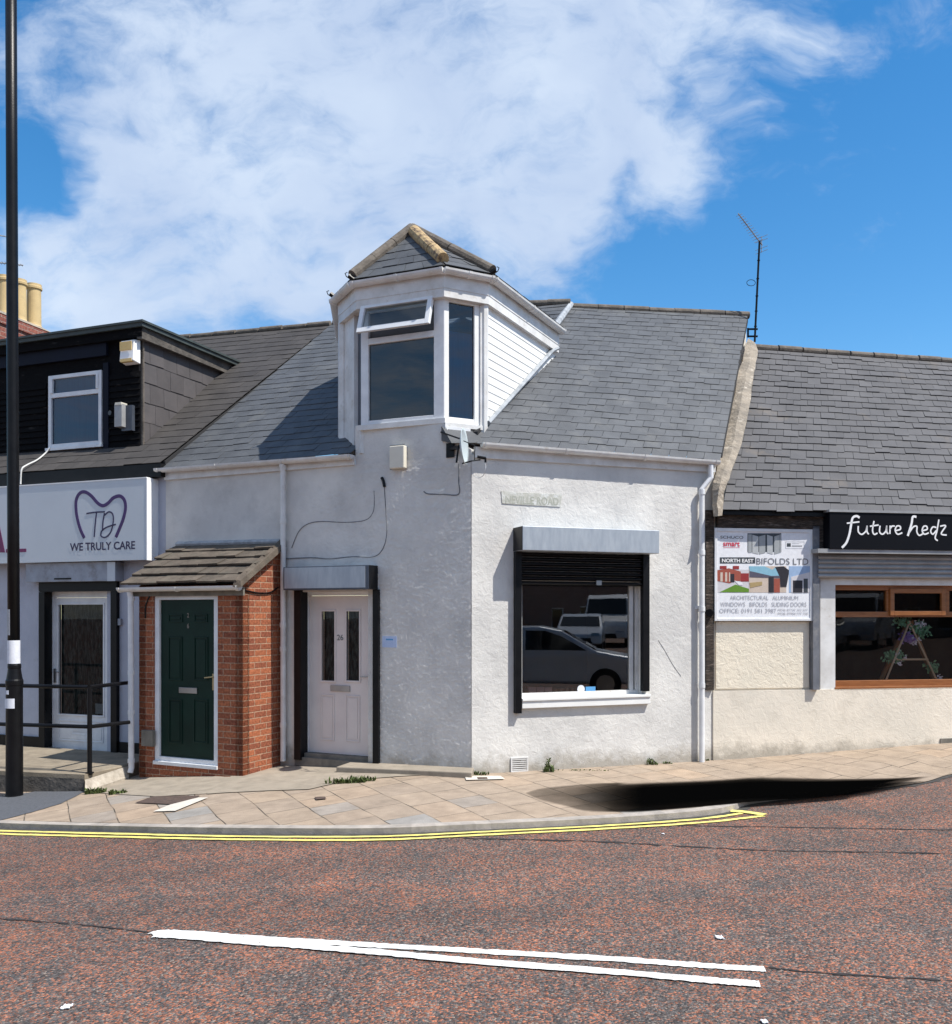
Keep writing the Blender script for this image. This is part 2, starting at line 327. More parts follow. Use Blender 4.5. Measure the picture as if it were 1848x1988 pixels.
def paving_mat():
    m = bpy.data.materials.new('paving_slabs'); m.use_nodes = True; N = m.node_tree.nodes; L = m.node_tree.links; b = N['Principled BSDF']
    geo = N.new('ShaderNodeNewGeometry'); P = geo.outputs['Position']
    wn = N.new('ShaderNodeTexNoise'); wn.inputs['Scale'].default_value=1.3; L.new(P,wn.inputs['Vector'])
    wd = N.new('ShaderNodeVectorMath'); wd.operation='MULTIPLY_ADD'; L.new(wn.outputs['Color'],wd.inputs[0]); wd.inputs[1].default_value=(.05,.05,0); L.new(P,wd.inputs[2])
    a1 = rad(25.4); d1 = Vector((-math.sin(a1), math.cos(a1))); p1 = Vector((d1.y,-d1.x))
    a2 = rad(35.8); d2 = Vector((math.cos(a2), math.sin(a2))); p2 = Vector((-d2.y,d2.x))
    def dot(v, off):
        x = N.new('ShaderNodeVectorMath'); x.operation='DOT_PRODUCT'; L.new(wd.outputs[0],x.inputs[0]); x.inputs[1].default_value=(v.x,v.y,0)
        y = N.new('ShaderNodeMath'); y.operation='ADD'; L.new(x.outputs['Value'],y.inputs[0]); y.inputs[1].default_value=off; return y.outputs[0]
    cb = N.new('ShaderNodeCombineXYZ'); L.new(dot(p2,.1),cb.inputs[0]); L.new(dot(p1,.07),cb.inputs[1])
    br = N.new('ShaderNodeTexBrick'); L.new(cb.outputs[0],br.inputs['Vector']); br.inputs['Scale'].default_value=1
    br.inputs['Brick Width'].default_value=.56; br.inputs['Row Height'].default_value=.415; br.inputs['Mortar Size'].default_value=.006; br.inputs['Mortar Smooth'].default_value=.2
    br.offset=.37; br.squash=.72; br.squash_frequency=3
    br.inputs['Color1'].default_value=(0,0,0,1); br.inputs['Color2'].default_value=(1,1,1,1); br.inputs['Mortar'].default_value=(.5,.5,.5,1)
    cr = N.new('ShaderNodeValToRGB'); L.new(br.outputs['Color'],cr.inputs[0]); e=cr.color_ramp.elements
    e[0].position=0; e[0].color=(.37,.35,.325,1); e[1].position=1; e[1].color=(.485,.365,.265,1)
    for p,c in ((.16,(.40,.32,.25,1)),(.5,(.45,.35,.26,1)),(.75,(.42,.335,.26,1))):
        q=e.new(p); q.color=c
    n1 = N.new('ShaderNodeTexNoise'); n1.inputs['Scale'].default_value=4; n1.inputs['Detail'].default_value=8; n1.inputs['Roughness'].default_value=.7; L.new(P,n1.inputs['Vector'])
    mr = N.new('ShaderNodeMapRange'); L.new(n1.outputs[0],mr.inputs[0]); mr.inputs[1].default_value=.3; mr.inputs[2].default_value=.7; mr.inputs[3].default_value=.58; mr.inputs[4].default_value=.92
    hv = N.new('ShaderNodeHueSaturation'); L.new(mr.outputs[0],hv.inputs['Value']); L.new(cr.outputs[0],hv.inputs['Color'])
    # joints: filled with sand in places, open and dark in others
    n2 = N.new('ShaderNodeTexNoise'); n2.inputs['Scale'].default_value=3.; n2.inputs['Detail'].default_value=5; L.new(P,n2.inputs['Vector'])
    jr = N.new('ShaderNodeMapRange'); L.new(n2.outputs[0],jr.inputs[0]); jr.inputs[1].default_value=.38; jr.inputs[2].default_value=.6; jr.inputs[3].default_value=.25; jr.inputs[4].default_value=1
    jm = N.new('ShaderNodeMath'); jm.operation='MULTIPLY'; L.new(jr.outputs[0],jm.inputs[0]); L.new(br.outputs['Fac'],jm.inputs[1])
    mx = N.new('ShaderNodeMix'); mx.data_type='RGBA'; L.new(jm.outputs[0],mx.inputs[0]); L.new(hv.outputs[0],mx.inputs[6]); mx.inputs[7].default_value=(.06,.055,.045,1)
    L.new(mx.outputs[2], b.inputs['Base Color']); b.inputs['Roughness'].default_value=.85; b.inputs['Specular IOR Level'].default_value=.25
    n3 = N.new('ShaderNodeTexNoise'); n3.inputs['Scale'].default_value=90; n3.inputs['Detail'].default_value=3; L.new(P,n3.inputs['Vector'])
    hh = N.new('ShaderNodeMath'); hh.operation='MULTIPLY_ADD'; L.new(br.outputs['Fac'],hh.inputs[0]); hh.inputs[1].default_value=-1.6; L.new(n3.outputs[0],hh.inputs[2])
    bp = N.new('ShaderNodeBump'); bp.inputs['Distance'].default_value=.004; L.new(hh.outputs[0],bp.inputs['Height']); L.new(bp.outputs[0],b.inputs['Normal'])
    return m
def car_shadow_mat():  # flat black for the painted shadow of the absent car
    m = bpy.data.materials.new('painted_shadow_black'); m.use_nodes = True; N = m.node_tree.nodes; L = m.node_tree.links; b = N['Principled BSDF']; out = N['Material Output']
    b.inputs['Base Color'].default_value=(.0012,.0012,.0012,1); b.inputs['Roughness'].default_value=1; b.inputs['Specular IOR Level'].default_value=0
    at_ = N.new('ShaderNodeAttribute'); at_.attribute_name='thick'  # opacity of the painted shadow, fading at its edge
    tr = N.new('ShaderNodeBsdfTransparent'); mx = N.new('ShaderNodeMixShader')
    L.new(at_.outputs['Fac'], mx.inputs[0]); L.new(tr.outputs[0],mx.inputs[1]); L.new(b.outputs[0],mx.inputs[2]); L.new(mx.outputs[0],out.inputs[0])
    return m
M = {}
M['road'] = road_mat(); M['paving'] = paving_mat(); M['car_shadow'] = car_shadow_mat()
M['kerb'] = pbr('kerb_stone',(.42,.375,.33),(.30,.27,.24),island=.1,scale=9,bump=.002,dirt=(.16,.145,.13),dscale=9,dpos=(.62,.9))
M['gutter_tar'] = pbr('gutter_tar',(.07,.065,.06),(.035,.034,.033),scale=14,rough=.9,bump=.004)
M['yellow'] = pbr('yellow_line_paint',(.80,.72,.20),(.68,.60,.18),scale=8,rough=.6,bump=.003,bscale=120,dirt=(.25,.19,.09),dscale=22,dpos=(.6,.8))
M['whiteline'] = pbr('white_line_paint',(.76,.75,.72),(.64,.63,.60),scale=6,rough=.6,bump=.004,bscale=110,dirt=(.22,.18,.16),dscale=40,dpos=(.56,.70))
M['crack'] = pbr('tar_joint',(.02,.019,.019),(.035,.03,.03),rough=.9)
M['wall'] = render_wall('white_masonry_paint',(.71,.695,.66),(.57,.56,.54),(.43,.425,.41),dist=.0035)
M['wall_cream'] = render_wall('cream_masonry_paint',(.78,.71,.60),(.68,.63,.54),(.50,.45,.37),dist=.0028)
M['wall_panel'] = render_wall('cream_panel_paint',(.82,.74,.60),(.74,.68,.56),(.62,.54,.42),dist=.005)
M['wall_lilac'] = pbr('pale_lilac_render',(.47,.49,.56),(.40,.42,.49),scale=2,rough=.85,bump=.004,bscale=50,dirt=(.3,.31,.35),dscale=3,dpos=(.55,.85))
M['slate'] = pbr('grey_slate',(.090,.095,.103),(.066,.070,.077),scale=3.2,rough=.62,bump=.004,bscale=55,island=.08,dirt=(.135,.135,.13),dscale=2.4,dpos=(.55,.8))
M['slate_right'] = pbr('weathered_slate',(.094,.092,.096),(.072,.071,.076),scale=2.2,rough=.75,bump=.004,bscale=55,island=.09,dirt=(.17,.135,.10),dscale=1.3,dpos=(.6,.85))
M['slate_brown'] = pbr('brown_grey_tile',(.062,.056,.053),(.044,.04,.039),scale=3,rough=.8,bump=.003,island=.07)
M['hung'] = pbr('hung_tile',(.10,.09,.09),(.08,.073,.074),scale=4,rough=.7,bump=.002,island=.12)
M['roofdeck'] = pbr('roof_underlay',(.03,.03,.032),rough=.9)
M['ridge'] = pbr('ridge_tile_clay',(.17,.145,.12),(.10,.085,.07),scale=9,rough=.85,bump=.008,bscale=35,dirt=(.08,.07,.06),dscale=7,dpos=(.5,.75))
M['ridge_yellow'] = pbr('lichened_ridge_tile',(.46,.33,.17),(.16,.11,.075),scale=13,rough=.9,bump=.012,bscale=30,contrast=(.38,.52))
M['mortar'] = pbr('verge_mortar',(.34,.29,.23),(.20,.175,.145),scale=5,rough=.95,bump=.03,bscale=14,dirt=(.50,.45,.38),dscale=9,dpos=(.55,.7))
M['lead'] = pbr('lead_flashing',(.42,.44,.46),(.25,.27,.29),scale=10,rough=.5,bump=.004)
M['upvc'] = pbr('white_upvc',(.78,.79,.80),(.66,.67,.69),scale=6,rough=.35,spec=.5)
M['upvc_dirty'] = pbr('weathered_white_upvc',(.74,.74,.73),(.60,.59,.57),scale=5,rough=.45,dirt=(.42,.36,.28),dscale=9,dpos=(.58,.85))
M['clad'] = pbr('white_cladding',(.82,.82,.80),(.75,.75,.73),scale=4,rough=.4,dirt=(.6,.58,.53),dscale=6,dpos=(.62,.9))
M['blackpaint'] = pbr('black_gloss_paint',(.004,.004,.005),(.007,.007,.008),scale=8,rough=.38,spec=.22,bump=.001)
M['blackboard'] = pbr('peeling_black_boards',(.003,.003,.004),(.005,.005,.006),scale=4,rough=.85,spec=.1,bump=.004,stretch=(4,4,24),dirt=(.10,.092,.085),dscale=.9,dpos=(.60,.84))
M['navy'] = pbr('dark_navy_board',(.005,.007,.018),(.004,.006,.014),rough=.6,spec=.15)
M['feltedge'] = pbr('roof_edge_trim',(.06,.075,.07),(.04,.05,.05),scale=6,rough=.6)
M['steel'] = pbr('blue_grey_steel',(.42,.46,.50),(.34,.38,.43),scale=3,rough=.42,metal=.25,spec=.5,stretch=(6,6,1.5),dirt=(.36,.33,.32),dscale=4,dpos=(.62,.9))
M['steel_dark'] = pbr('dark_steel_box',(.085,.10,.13),(.06,.07,.09),scale=3,rough=.38,metal=.2,stretch=(6,6,1.5))
M['steel_grey'] = pbr('grey_shutter_steel',(.36,.365,.37),(.28,.285,.29),scale=5,rough=.5,metal=.1)
M['greybox'] = pbr('dull_grey_metal',(.36,.39,.45),(.28,.30,.34),scale=6,rough=.55,dirt=(.2,.19,.19),dscale=5)
M['pinkdoor'] = pbr('pinkish_white_door',(.72,.66,.63),(.66,.60,.58),scale=3,rough=.4)
M['greendoor'] = pbr('dark_green_door',(.003,.024,.016),(.002,.016,.011),scale=3,rough=.45,spec=.22)
M['chrome'] = pbr('brushed_metal',(.45,.45,.45),(.35,.35,.35),rough=.3,metal=.9)
M['brass'] = pbr('dull_brass',(.45,.36,.2),(.35,.28,.16),rough=.35,metal=.8)
M['sill'] = pbr('stone_threshold',(.22,.20,.17),(.14,.13,.11),scale=8,rough=.85)
M['brick'] = brick_mat('orange_red_brick',(.37,.125,.060),(.22,.072,.042),(.40,.25,.17),ms=.007)
M['brick_dark'] = brick_mat('old_red_brick',(.30,.11,.08),(.22,.075,.06),(.34,.26,.22))
M['brick_opp'] = brick_mat('opposite_brick',(.40,.24,.18),(.30,.17,.13),(.4,.35,.3))
M['porch_tile'] = pbr('mossy_concrete_tile',(.13,.105,.082),(.075,.06,.047),scale=7,rough=.92,bump=.008,bscale=30,island=.12,dirt=(.10,.09,.07),dscale=8)
M['wood'] = pbr('varnished_oak_frame',(.30,.115,.035),(.22,.078,.022),scale=3,rough=.38,spec=.5,stretch=(2,2,14),coat=.3)
M['ladder_wood'] = pbr('pale_ladder_wood',(.72,.52,.34),(.6,.42,.26),rough=.6)
M['ladder_dark'] = pbr('brown_ladder_wood',(.34,.17,.075),(.26,.13,.06),rough=.6)
M['glass'] = glass_mat('shop_window_glass',2.15,(.95,.95,.95)); M['glass_salon'] = glass_mat('salon_window_glass',1.42,(.97,.97,.97)); M['glass_dorm'] = glass_mat('upper_window_glass',1.75,(.6,.72,.8))
M['glass_dark'] = glass_mat('door_glass',1.38,(.6,.65,.65))
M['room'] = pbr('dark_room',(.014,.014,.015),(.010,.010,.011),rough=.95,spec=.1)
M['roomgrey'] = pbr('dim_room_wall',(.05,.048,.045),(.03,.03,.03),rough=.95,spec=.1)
M['blind'] = pbr('grey_blind',(.14,.15,.15),(.12,.13,.132),scale=2,rough=.9,stretch=(1,1,30))
M['sky_reflection'] = pbr('painted_sky_reflection',(.035,.16,.33),(.03,.13,.28),scale=2,rough=.9,stretch=(20,20,1))  # blue of the reflected sky put into the blind colour
M['netting'] = pbr('dark_net_curtain',(.16,.165,.15),(.015,.016,.015),scale=7,rough=.95,stretch=(5,5,1.2),contrast=(.42,.72),detail=9)
M['signwhite'] = pbr('white_sign_panel',(.56,.60,.64),(.53,.57,.61),scale=2,rough=.35,dirt=(.55,.57,.6),dscale=2,dpos=(.6,.95))
M['signedge'] = pbr('white_sign_return',(.88,.88,.88),(.82,.82,.82),rough=.3)
M['purple'] = pbr('purple_vinyl',(.055,.018,.115),(.05,.016,.10),rough=.35)
M['indigo'] = pbr('dark_indigo_vinyl',(.03,.022,.075),(.028,.02,.07),rough=.35)
M['magenta'] = pbr('magenta_vinyl',(.16,.01,.085),(.14,.01,.075),rough=.35)
M['signblack'] = pbr('black_sign_board',(.002,.0025,.005),(.003,.0035,.006),rough=.5,spec=.15)
M['letterwhite'] = pbr('white_lettering',(.85,.85,.85),(.8,.8,.8),rough=.4)
M['rot'] = pbr('rotten_timber',(.10,.075,.06),(.02,.018,.017),scale=7,rough=.95,bump=.02,bscale=18,stretch=(2,2,12),dirt=(.36,.30,.26),dscale=2.2,dpos=(.55,.72))
M['alarm'] = pbr('cream_plastic',(.72,.68,.58),(.66,.62,.52),rough=.45)
M['alarm_y'] = pbr('yellowed_plastic',(.72,.52,.22),(.6,.42,.16),rough=.45)
M['dish'] = pbr('grey_dish_metal',(.50,.56,.58),(.44,.50,.52),rough=.5)
M['plate'] = pbr('worn_stone_plate',(.53,.53,.48),(.44,.44,.39),scale=14,rough=.9,bump=.004,dirt=(.64,.65,.63),dscale=12,dpos=(.48,.62))
M['plate_cut'] = pbr('cut_letter_shade',(.33,.345,.29),(.42,.43,.37),scale=18,rough=.95)
M['cable'] = pbr('grey_cable',(.13,.14,.15),(.2,.21,.22),scale=5,rough=.7)
M['cable_w'] = pbr('white_cable',(.72,.72,.70),rough=.5)
M['concrete'] = pbr('pale_concrete',(.34,.29,.23),(.25,.215,.17),scale=6,rough=.92,bump=.005,bscale=80,dirt=(.19,.165,.13),dscale=3,dpos=(.55,.85))
M['concrete_ramp'] = pbr('ramp_concrete',(.28,.235,.175),(.21,.175,.13),scale=5,rough=.92,bump=.005,dirt=(.12,.10,.08),dscale=4,dpos=(.5,.85))
M['rampface'] = pbr('cracked_ramp_face',(.13,.115,.10),(.06,.055,.05),scale=6,rough=.95,bump=.02,bscale=12)
M['edging'] = pbr('pale_ramp_edge',(.50,.45,.38),(.32,.28,.23),scale=9,rough=.9,bump=.006)
M['postgrey'] = pbr('grey_post',(.17,.18,.205),(.12,.13,.15),scale=6,rough=.6,dirt=(.3,.29,.28),dscale=5)
M['asphalt'] = pbr('grey_asphalt_path',(.10,.105,.12),(.075,.08,.09),scale=30,rough=.9,bump=.004,bscale=150)
M['whiteslab'] = pbr('pale_new_cement',(.62,.57,.50),(.52,.48,.42),scale=7,rough=.85,bump=.003)
M['iron'] = pbr('rusty_iron_cover',(.11,.075,.06),(.07,.05,.042),scale=20,rough=.8,bump=.006,bscale=60)
M['leaf'] = pbr('weed_leaf',(.10,.13,.035),(.05,.075,.02),scale=30,rough=.7,island=.35)
M['paper'] = pbr('crumpled_paper',(.75,.76,.78),(.62,.63,.66),scale=20,rough=.7)
M['pot'] = pbr('buff_chimney_pot',(.62,.46,.23),(.50,.37,.19),scale=5,rough=.8,dirt=(.3,.24,.15),dscale=5,dpos=(.55,.85))
M['stickerw'] = pbr('white_sticker',(.72,.74,.80),(.64,.66,.72),scale=20,rough=.5)
M['stickerg'] = pbr('grey_label',(.42,.43,.45),(.3,.31,.33),scale=60,rough=.5)
M['blueprint'] = pbr('faded_blue_plaque',(.48,.58,.78),(.42,.52,.74),scale=30,rough=.6)
M['silver'] = pbr('silver_car_paint',(.62,.66,.72),(.58,.62,.68),rough=.28,metal=.3,coat=.5)
M['whitecar'] = pbr('white_van_paint',(.75,.76,.78),rough=.3,coat=.5)
M['carglass'] = pbr('dark_car_glass',(.012,.015,.016),rough=.06,spec=.6)
M['tyre'] = pbr('tyre_rubber',(.02,.02,.02),rough=.9)
M['flowerw'] = pbr('white_petals',(.8,.78,.76),(.7,.55,.6),scale=40,rough=.7)
M['flowerp'] = pbr('purple_petals',(.22,.12,.34),(.3,.2,.42),scale=40,rough=.7)
M['greenleaf'] = pbr('artificial_leaf',(.20,.38,.20),(.12,.25,.13),scale=30,rough=.6,island=.3)
M['pinkbox'] = pbr('pale_pink_card',(.55,.40,.42),(.5,.36,.38),rough=.7)
M['bluest'] = pbr('blue_window_sticker',(.10,.32,.60),(.08,.27,.52),rough=.5)
for nm, c in dict(f_grey=(.36,.38,.39), f_grey2=(.46,.48,.49), f_dark=(.055,.065,.075), f_red=(.30,.035,.035), f_brick=(.35,.09,.06), f_pale=(.62,.60,.62), f_green=(.13,.27,.03), f_sky=(.25,.48,.60),
                  f_sky2=(.33,.46,.66), f_slate=(.10,.095,.13), f_tan=(.42,.31,.15), f_tan2=(.60,.50,.42), f_black=(.03,.028,.035), f_smart=(.62,.06,.10), f_text=(.17,.175,.19), f_lt=(.42,.43,.47), f_white=(.82,.83,.86)).items():
    M[nm] = pbr('print_'+nm[2:], c, tuple(k*.9 for k in c), scale=25, rough=.45)
def text(pl, body, x0, y0, x1, y1, v, mat, parent, name='lettering', bold=0, th=.004, spacing=1.0):
    """text fitted to the photo rectangle on plane pl at offset v"""
    cu = bpy.data.curves.new('t', 'FONT'); cu.body = body; cu.size = 1; cu.offset = bold; cu.resolution_u = 4; cu.space_character = spacing
    ob = bpy.data.objects.new('t', cu); COL.objects.link(ob)
    dg = bpy.context.evaluated_depsgraph_get(); me = bpy.data.meshes.new_from_object(ob.evaluated_get(dg))
    vs = [v_.co.copy() for v_ in me.vertices]; fs = [tuple(p.vertices) for p in me.polygons]
    bpy.data.objects.remove(ob); bpy.data.curves.remove(cu)
    if not vs: return None
    ax0, ax1 = min(p.x for p in vs), max(p.x for p in vs); ay0, ay1 = min(p.y for p in vs), max(p.y for p in vs)
    a = pl.uz(x0,y0,v); b = pl.uz(x1,(y0 if True else y0),v)
    u0, u1 = pl.u(x0,v), pl.u(x1,v); zt0, zb0 = pl.z(x0,y0,v), pl.z(x0,y1,v)
    mb = MB(); out = []
    for p in vs:
        s = (p.x-ax0)/(ax1-ax0); t = (p.y-ay0)/(ay1-ay0)
        out.append(pl.w(u0+(u1-u0)*s, v+th, zb0+(zt0-zb0)*t))
    mb.add(out, fs)
    return mb.build(name, mat, parent)
def strokes(pl, sts, wpx, v, mat, parent, name, sub=6, th=.004):
    """hand-drawn strokes, each a list of photo points, smoothed with Catmull-Rom"""
    mb = MB(); q0 = sts[0][0] if isinstance(sts[0],tuple) else sts[0]; sc_ = pl.depth(q0[0][0], v)/F
    for st in sts:
        w = wpx
        if isinstance(st, tuple): st, w = st
        P = [st[0]]+list(st)+[st[-1]]; out = []
        for i in range(1, len(P)-2):
            for k in range(sub):
                t = k/sub
                def cr(j): 
                    a,b,c,d = P[i-1][j],P[i][j],P[i+1][j],P[i+2][j]
                    return .5*((2*b)+(-a+c)*t+(2*a-5*b+4*c-d)*t*t+(-a+3*b-3*c+d)*t**3)
                out.append((cr(0),cr(1)))
        out.append(st[-1][:2])
        mb.ribbon(pl, [pl.uz(x,y,v) for x,y in out], w*sc_, v, v+th)
    return mb.build(name, mat, parent)
def wallgrid(pl, u0,u1,z0,z1, holes, v0=-.25, v1=0):
    """solid wall with real openings; v1 is the outer face"""
    us = sorted(set([u0,u1]+[h[i] for h in holes for i in (0,1) if u0<h[i]<u1])); zs = sorted(set([z0,z1]+[h[i] for h in holes for i in (2,3) if z0<h[i]<z1]))
    def solid(i,j):
        if i<0 or j<0 or i>=len(us)-1 or j>=len(zs)-1: return False
        cu=(us[i]+us[i+1])/2; cz=(zs[j]+zs[j+1])/2
        return not any(h[0]<cu<h[1] and h[2]<cz<h[3] for h in holes)
    mb = MB(); w = pl.w
    for i in range(len(us)-1):
        for j in range(len(zs)-1):
            if not solid(i,j): continue
            a,b,c,d = us[i],us[i+1],zs[j],zs[j+1]
            mb.add([w(a,v1,c),w(b,v1,c),w(b,v1,d),w(a,v1,d)],[(0,1,2,3)]); mb.add([w(a,v0,c),w(b,v0,c),w(b,v0,d),w(a,v0,d)],[(3,2,1,0)])
            if not solid(i-1,j): mb.add([w(a,v0,c),w(a,v1,c),w(a,v1,d),w(a,v0,d)],[(0,1,2,3)])
            if not solid(i+1,j): mb.add([w(b,v0,c),w(b,v1,c),w(b,v1,d),w(b,v0,d)],[(3,2,1,0)])
            if not solid(i,j-1): mb.add([w(a,v0,c),w(b,v0,c),w(b,v1,c),w(a,v1,c)],[(0,1,2,3)])
            if not solid(i,j+1): mb.add([w(a,v0,d),w(b,v0,d),w(b,v1,d),w(a,v1,d)],[(3,2,1,0)])
    return mb
def coat(pl,u0,u1,z0,z1,holes,amp,step=.0135,parent=None,mat=None,rnd=0):
    """trowelled render coat: a dense sheet whose relief is real geometry; amp(u,z) gives its depth in metres"""
    nu=max(2,int((u1-u0)/step)); nz_=max(2,int((z1-z0)/step)); vs=[]; fs=[]; N3=noise.noise
    for j in range(nz_+1):
        z=z0+(z1-z0)*j/nz_
        for i in range(nu+1):
            u=u0+(u1-u0)*i/nu
            a=N3(Vector((u*2.2,z*2.2,rnd+3.1))); b=N3(Vector((u*2.6,z*2.6,rnd+9.7)))
            x=u*15+a*3.2; y=z*24+b*3.2
            r1=1-abs(N3(Vector((x,y,rnd))))*2.2; r2=1-abs(N3(Vector((x*1.9+5,y*1.7,rnd+4))))*2.2
            h=max(0,.35+.65*(r1*.55+r2*.45))*amp(u,z)
            vs.append(pl.w(u,.0012+h,z))
    for j in range(nz_):
        zc=z0+(z1-z0)*(j+.5)/nz_
        for i in range(nu):
            uc=u0+(u1-u0)*(i+.5)/nu
            if any(h[0]-.008<uc<h[1]+.008 and h[2]-.008<zc<h[3]+.008 for h in holes): continue
            a=j*(nu+1)+i; fs.append((a,a+1,a+nu+2,a+nu+1))
    me=bpy.data.meshes.new('render_coat'); Mi=PM[parent.name].inverted(); me.from_pydata([Mi@Vector(v) for v in vs],[],fs); me.materials.append(mat)
    for p in me.polygons: p.use_smooth=True
    o=bpy.data.objects.new('render_coat',me); COL.objects.link(o); o.parent=parent; PM[o.name]=PM[parent.name].copy(); return o
def slates(q, exposure, width, rnd=.5, thick=.007, lift=.012, seed=1, skip=None, slip=.02, nout=None):
    """q = eave-left, eave-right, ridge-right, ridge-left; every slate is a real tilted plate"""
    R = random.Random(seed); e0,e1,r1,r0 = [Vector(p) for p in q]; mb = MB()
    rows = max(1, round(((r0-e0).length+(r1-e1).length)/2/exposure)); wid = max((e1-e0).length,(r1-r0).length); cols = max(1,round(wid/width))
    def S(u,v):
        a = e0.lerp(e1,u); b = r0.lerp(r1,u); return a.lerp(b,v)
    for i in range(rows):
        v0 = i/rows; v1 = min(1,(i+1.35)/rows); off = .5*(i%2)+R.uniform(-.06,.06)
        for j in range(-1, cols+1):
            ua = (j+off)/cols; ub = (j+1+off)/cols
            ua2, ub2 = max(0,ua), min(1,ub)
            if ub2-ua2 < .15/cols: continue
            if skip and skip((ua2+ub2)/2,(v0+v1)/2): continue
            dv = R.uniform(-.10,.10)/rows*rnd; gp = .0025/wid
            if R.random()<slip: dv -= .22/rows
            va = max(-.2/rows, v0+dv); tl = R.uniform(-.04,.04)/rows
            nr = (S(ub2,v0)-S(ua2,v0)).cross(S(ua2,v1)-S(ua2,v0)).normalized()
            if (nr.dot(nout) if nout is not None else nr.z)<0: nr=-nr
            lf = lift*R.uniform(.75,1.35)
            A,B,C_,D = S(ua2+gp,va),S(ub2-gp,va+tl),S(ub2-gp,v1),S(ua2+gp,v1)
            a,b,c,d = A+nr*(lf-thick),B+nr*(lf-thick),C_-nr*.001,D-nr*.001
            A2,B2,C2,D2 = A+nr*lf,B+nr*lf*R.uniform(.9,1.1),C_+nr*thick*.6,D+nr*thick*.6
            mb.hexa([a,b,c,d,A2,B2,C2,D2])
    return mb
def deck(q, parent, name='roof_deck', drop=.03, thick=.08, inset=.12):
    e = [Vector(p)-Vector((0,0,drop)) for p in q]; mb = MB(); n=6
    e[0],e[1] = e[0].lerp(e[3],inset/(e[3]-e[0]).length), e[1].lerp(e[2],inset/(e[2]-e[1]).length)
    # bilinear, sampled so the twist is followed
    def S(u,v): return e[0].lerp(e[1],u).lerp(e[3].lerp(e[2],u),v)
    vs=[S(i/n,j/n) for j in range(n+1) for i in range(n+1)]
    k=len(vs); vs += [p-Vector((0,0,thick)) for p in vs]
    fs=[]
    for j in range(n):
        for i in range(n):
            a=j*(n+1)+i; fs.append((a,a+1,a+n+2,a+n+1)); fs.append((k+a,k+a+n+1,k+a+n+2,k+a+1))
    for i in range(n):
        fs.append((i,k+i,k+i+1,i+1)); t=n*(n+1)+i; fs.append((t,t+1,k+t+1,k+t)); a=i*(n+1); b=a+n+1; fs.append((a,b,k+b,k+a)); a+=n; b+=n; fs.append((a,k+a,k+b,b))
    mb.add(vs,fs); return mb.build(name, M['roofdeck'], parent)
def gutter(mb, p0, p1, r=.055, out=None):
    """half-round gutter with a closed front and brackets"""
    p0=Vector(p0); p1=Vector(p1); d=(p1-p0).normalized(); o = Vector((out[0],out[1],0)); z=Vector((0,0,1)); n=9; vs=[]
    for p in (p0,p1):
        for k in range(n): 
            a=math.pi*k/(n-1); vs.append(p+o*(-math.cos(a)*r)-z*math.sin(a)*r)
        for k in range(n-1,-1,-1):
            a=math.pi*k/(n-1); vs.append(p+o*(-math.cos(a)*(r-.006))-z*math.sin(a)*(r-.006))
    m=2*n; mb.add(vs,[(i,(i+1)%m,m+(i+1)%m,m+i) for i in range(m)]+[tuple(range(m))[::-1],tuple(range(m,2*m))])
    # stop ends
    for p,s in ((p0,1),(p1,-1)):
        vs=[p+o*(-math.cos(math.pi*k/(n-1))*r*.99)-z*math.sin(math.pi*k/(n-1))*r*.99 for k in range(n)]
        q=[v+d*s*.006 for v in vs]; mb.add(vs+q,[tuple(range(n)),tuple(range(n,2*n))[::-1]]+[(i,n+i,n+(i+1)%n,(i+1)%n) for i in range(n)])
    L=(p1-p0).length; k=max(2,int(L/.9))
    for i in range(k+1):
        c=p0.lerp(p1,min(.985,max(.015,i/k))); rr=r+.008; vs=[]
        for s in (-.018,.018):
            for j in range(n): vs.append(c+d*s+o*(-math.cos(math.pi*j/(n-1))*rr)-z*math.sin(math.pi*j/(n-1))*rr)
        mb.add(vs,[(j,j+1,n+j+1,n+j) for j in range(n-1)]+[tuple(range(n)),tuple(range(n,2*n))])
def ridge_tiles(mb, p0, p1, r=.075, seg=.33, up=.0):
    p0=Vector(p0); p1=Vector(p1); L=(p1-p0).length; k=max(1,round(L/seg))
    for i in range(k):
        a=p0.lerp(p1,i/k+.002); b=p0.lerp(p1,(i+1)/k-.002); j=Vector((random.uniform(-.006,.006),0,random.uniform(-.004,.008)))
        mb.tube([a+j,b+j],r*random.uniform(.97,1.03),n=12)
def room(pl, u0,u1,z0,z1,v0,depth,parent,mat,name='room'):
    mb=MB(); w=pl.w; a=v0; b=v0-depth
    mb.add([w(u0,a,z0),w(u1,a,z0),w(u1,a,z1),w(u0,a,z1),w(u0,b,z0),w(u1,b,z0),w(u1,b,z1),w(u0,b,z1)],[(4,5,6,7),(0,1,5,4),(3,7,6,2),(0,4,7,3),(1,2,6,5)])
    return mb.build(name, mat, parent)
def pane(pl,u0,u1,z0,z1,v,parent,mat,name='pane'):
    mb=MB(); mb.add([pl.w(u0,v,z0),pl.w(u1,v,z0),pl.w(u1,v,z1),pl.w(u0,v,z1)],[(0,1,2,3)]); return mb.build(name,mat,parent)
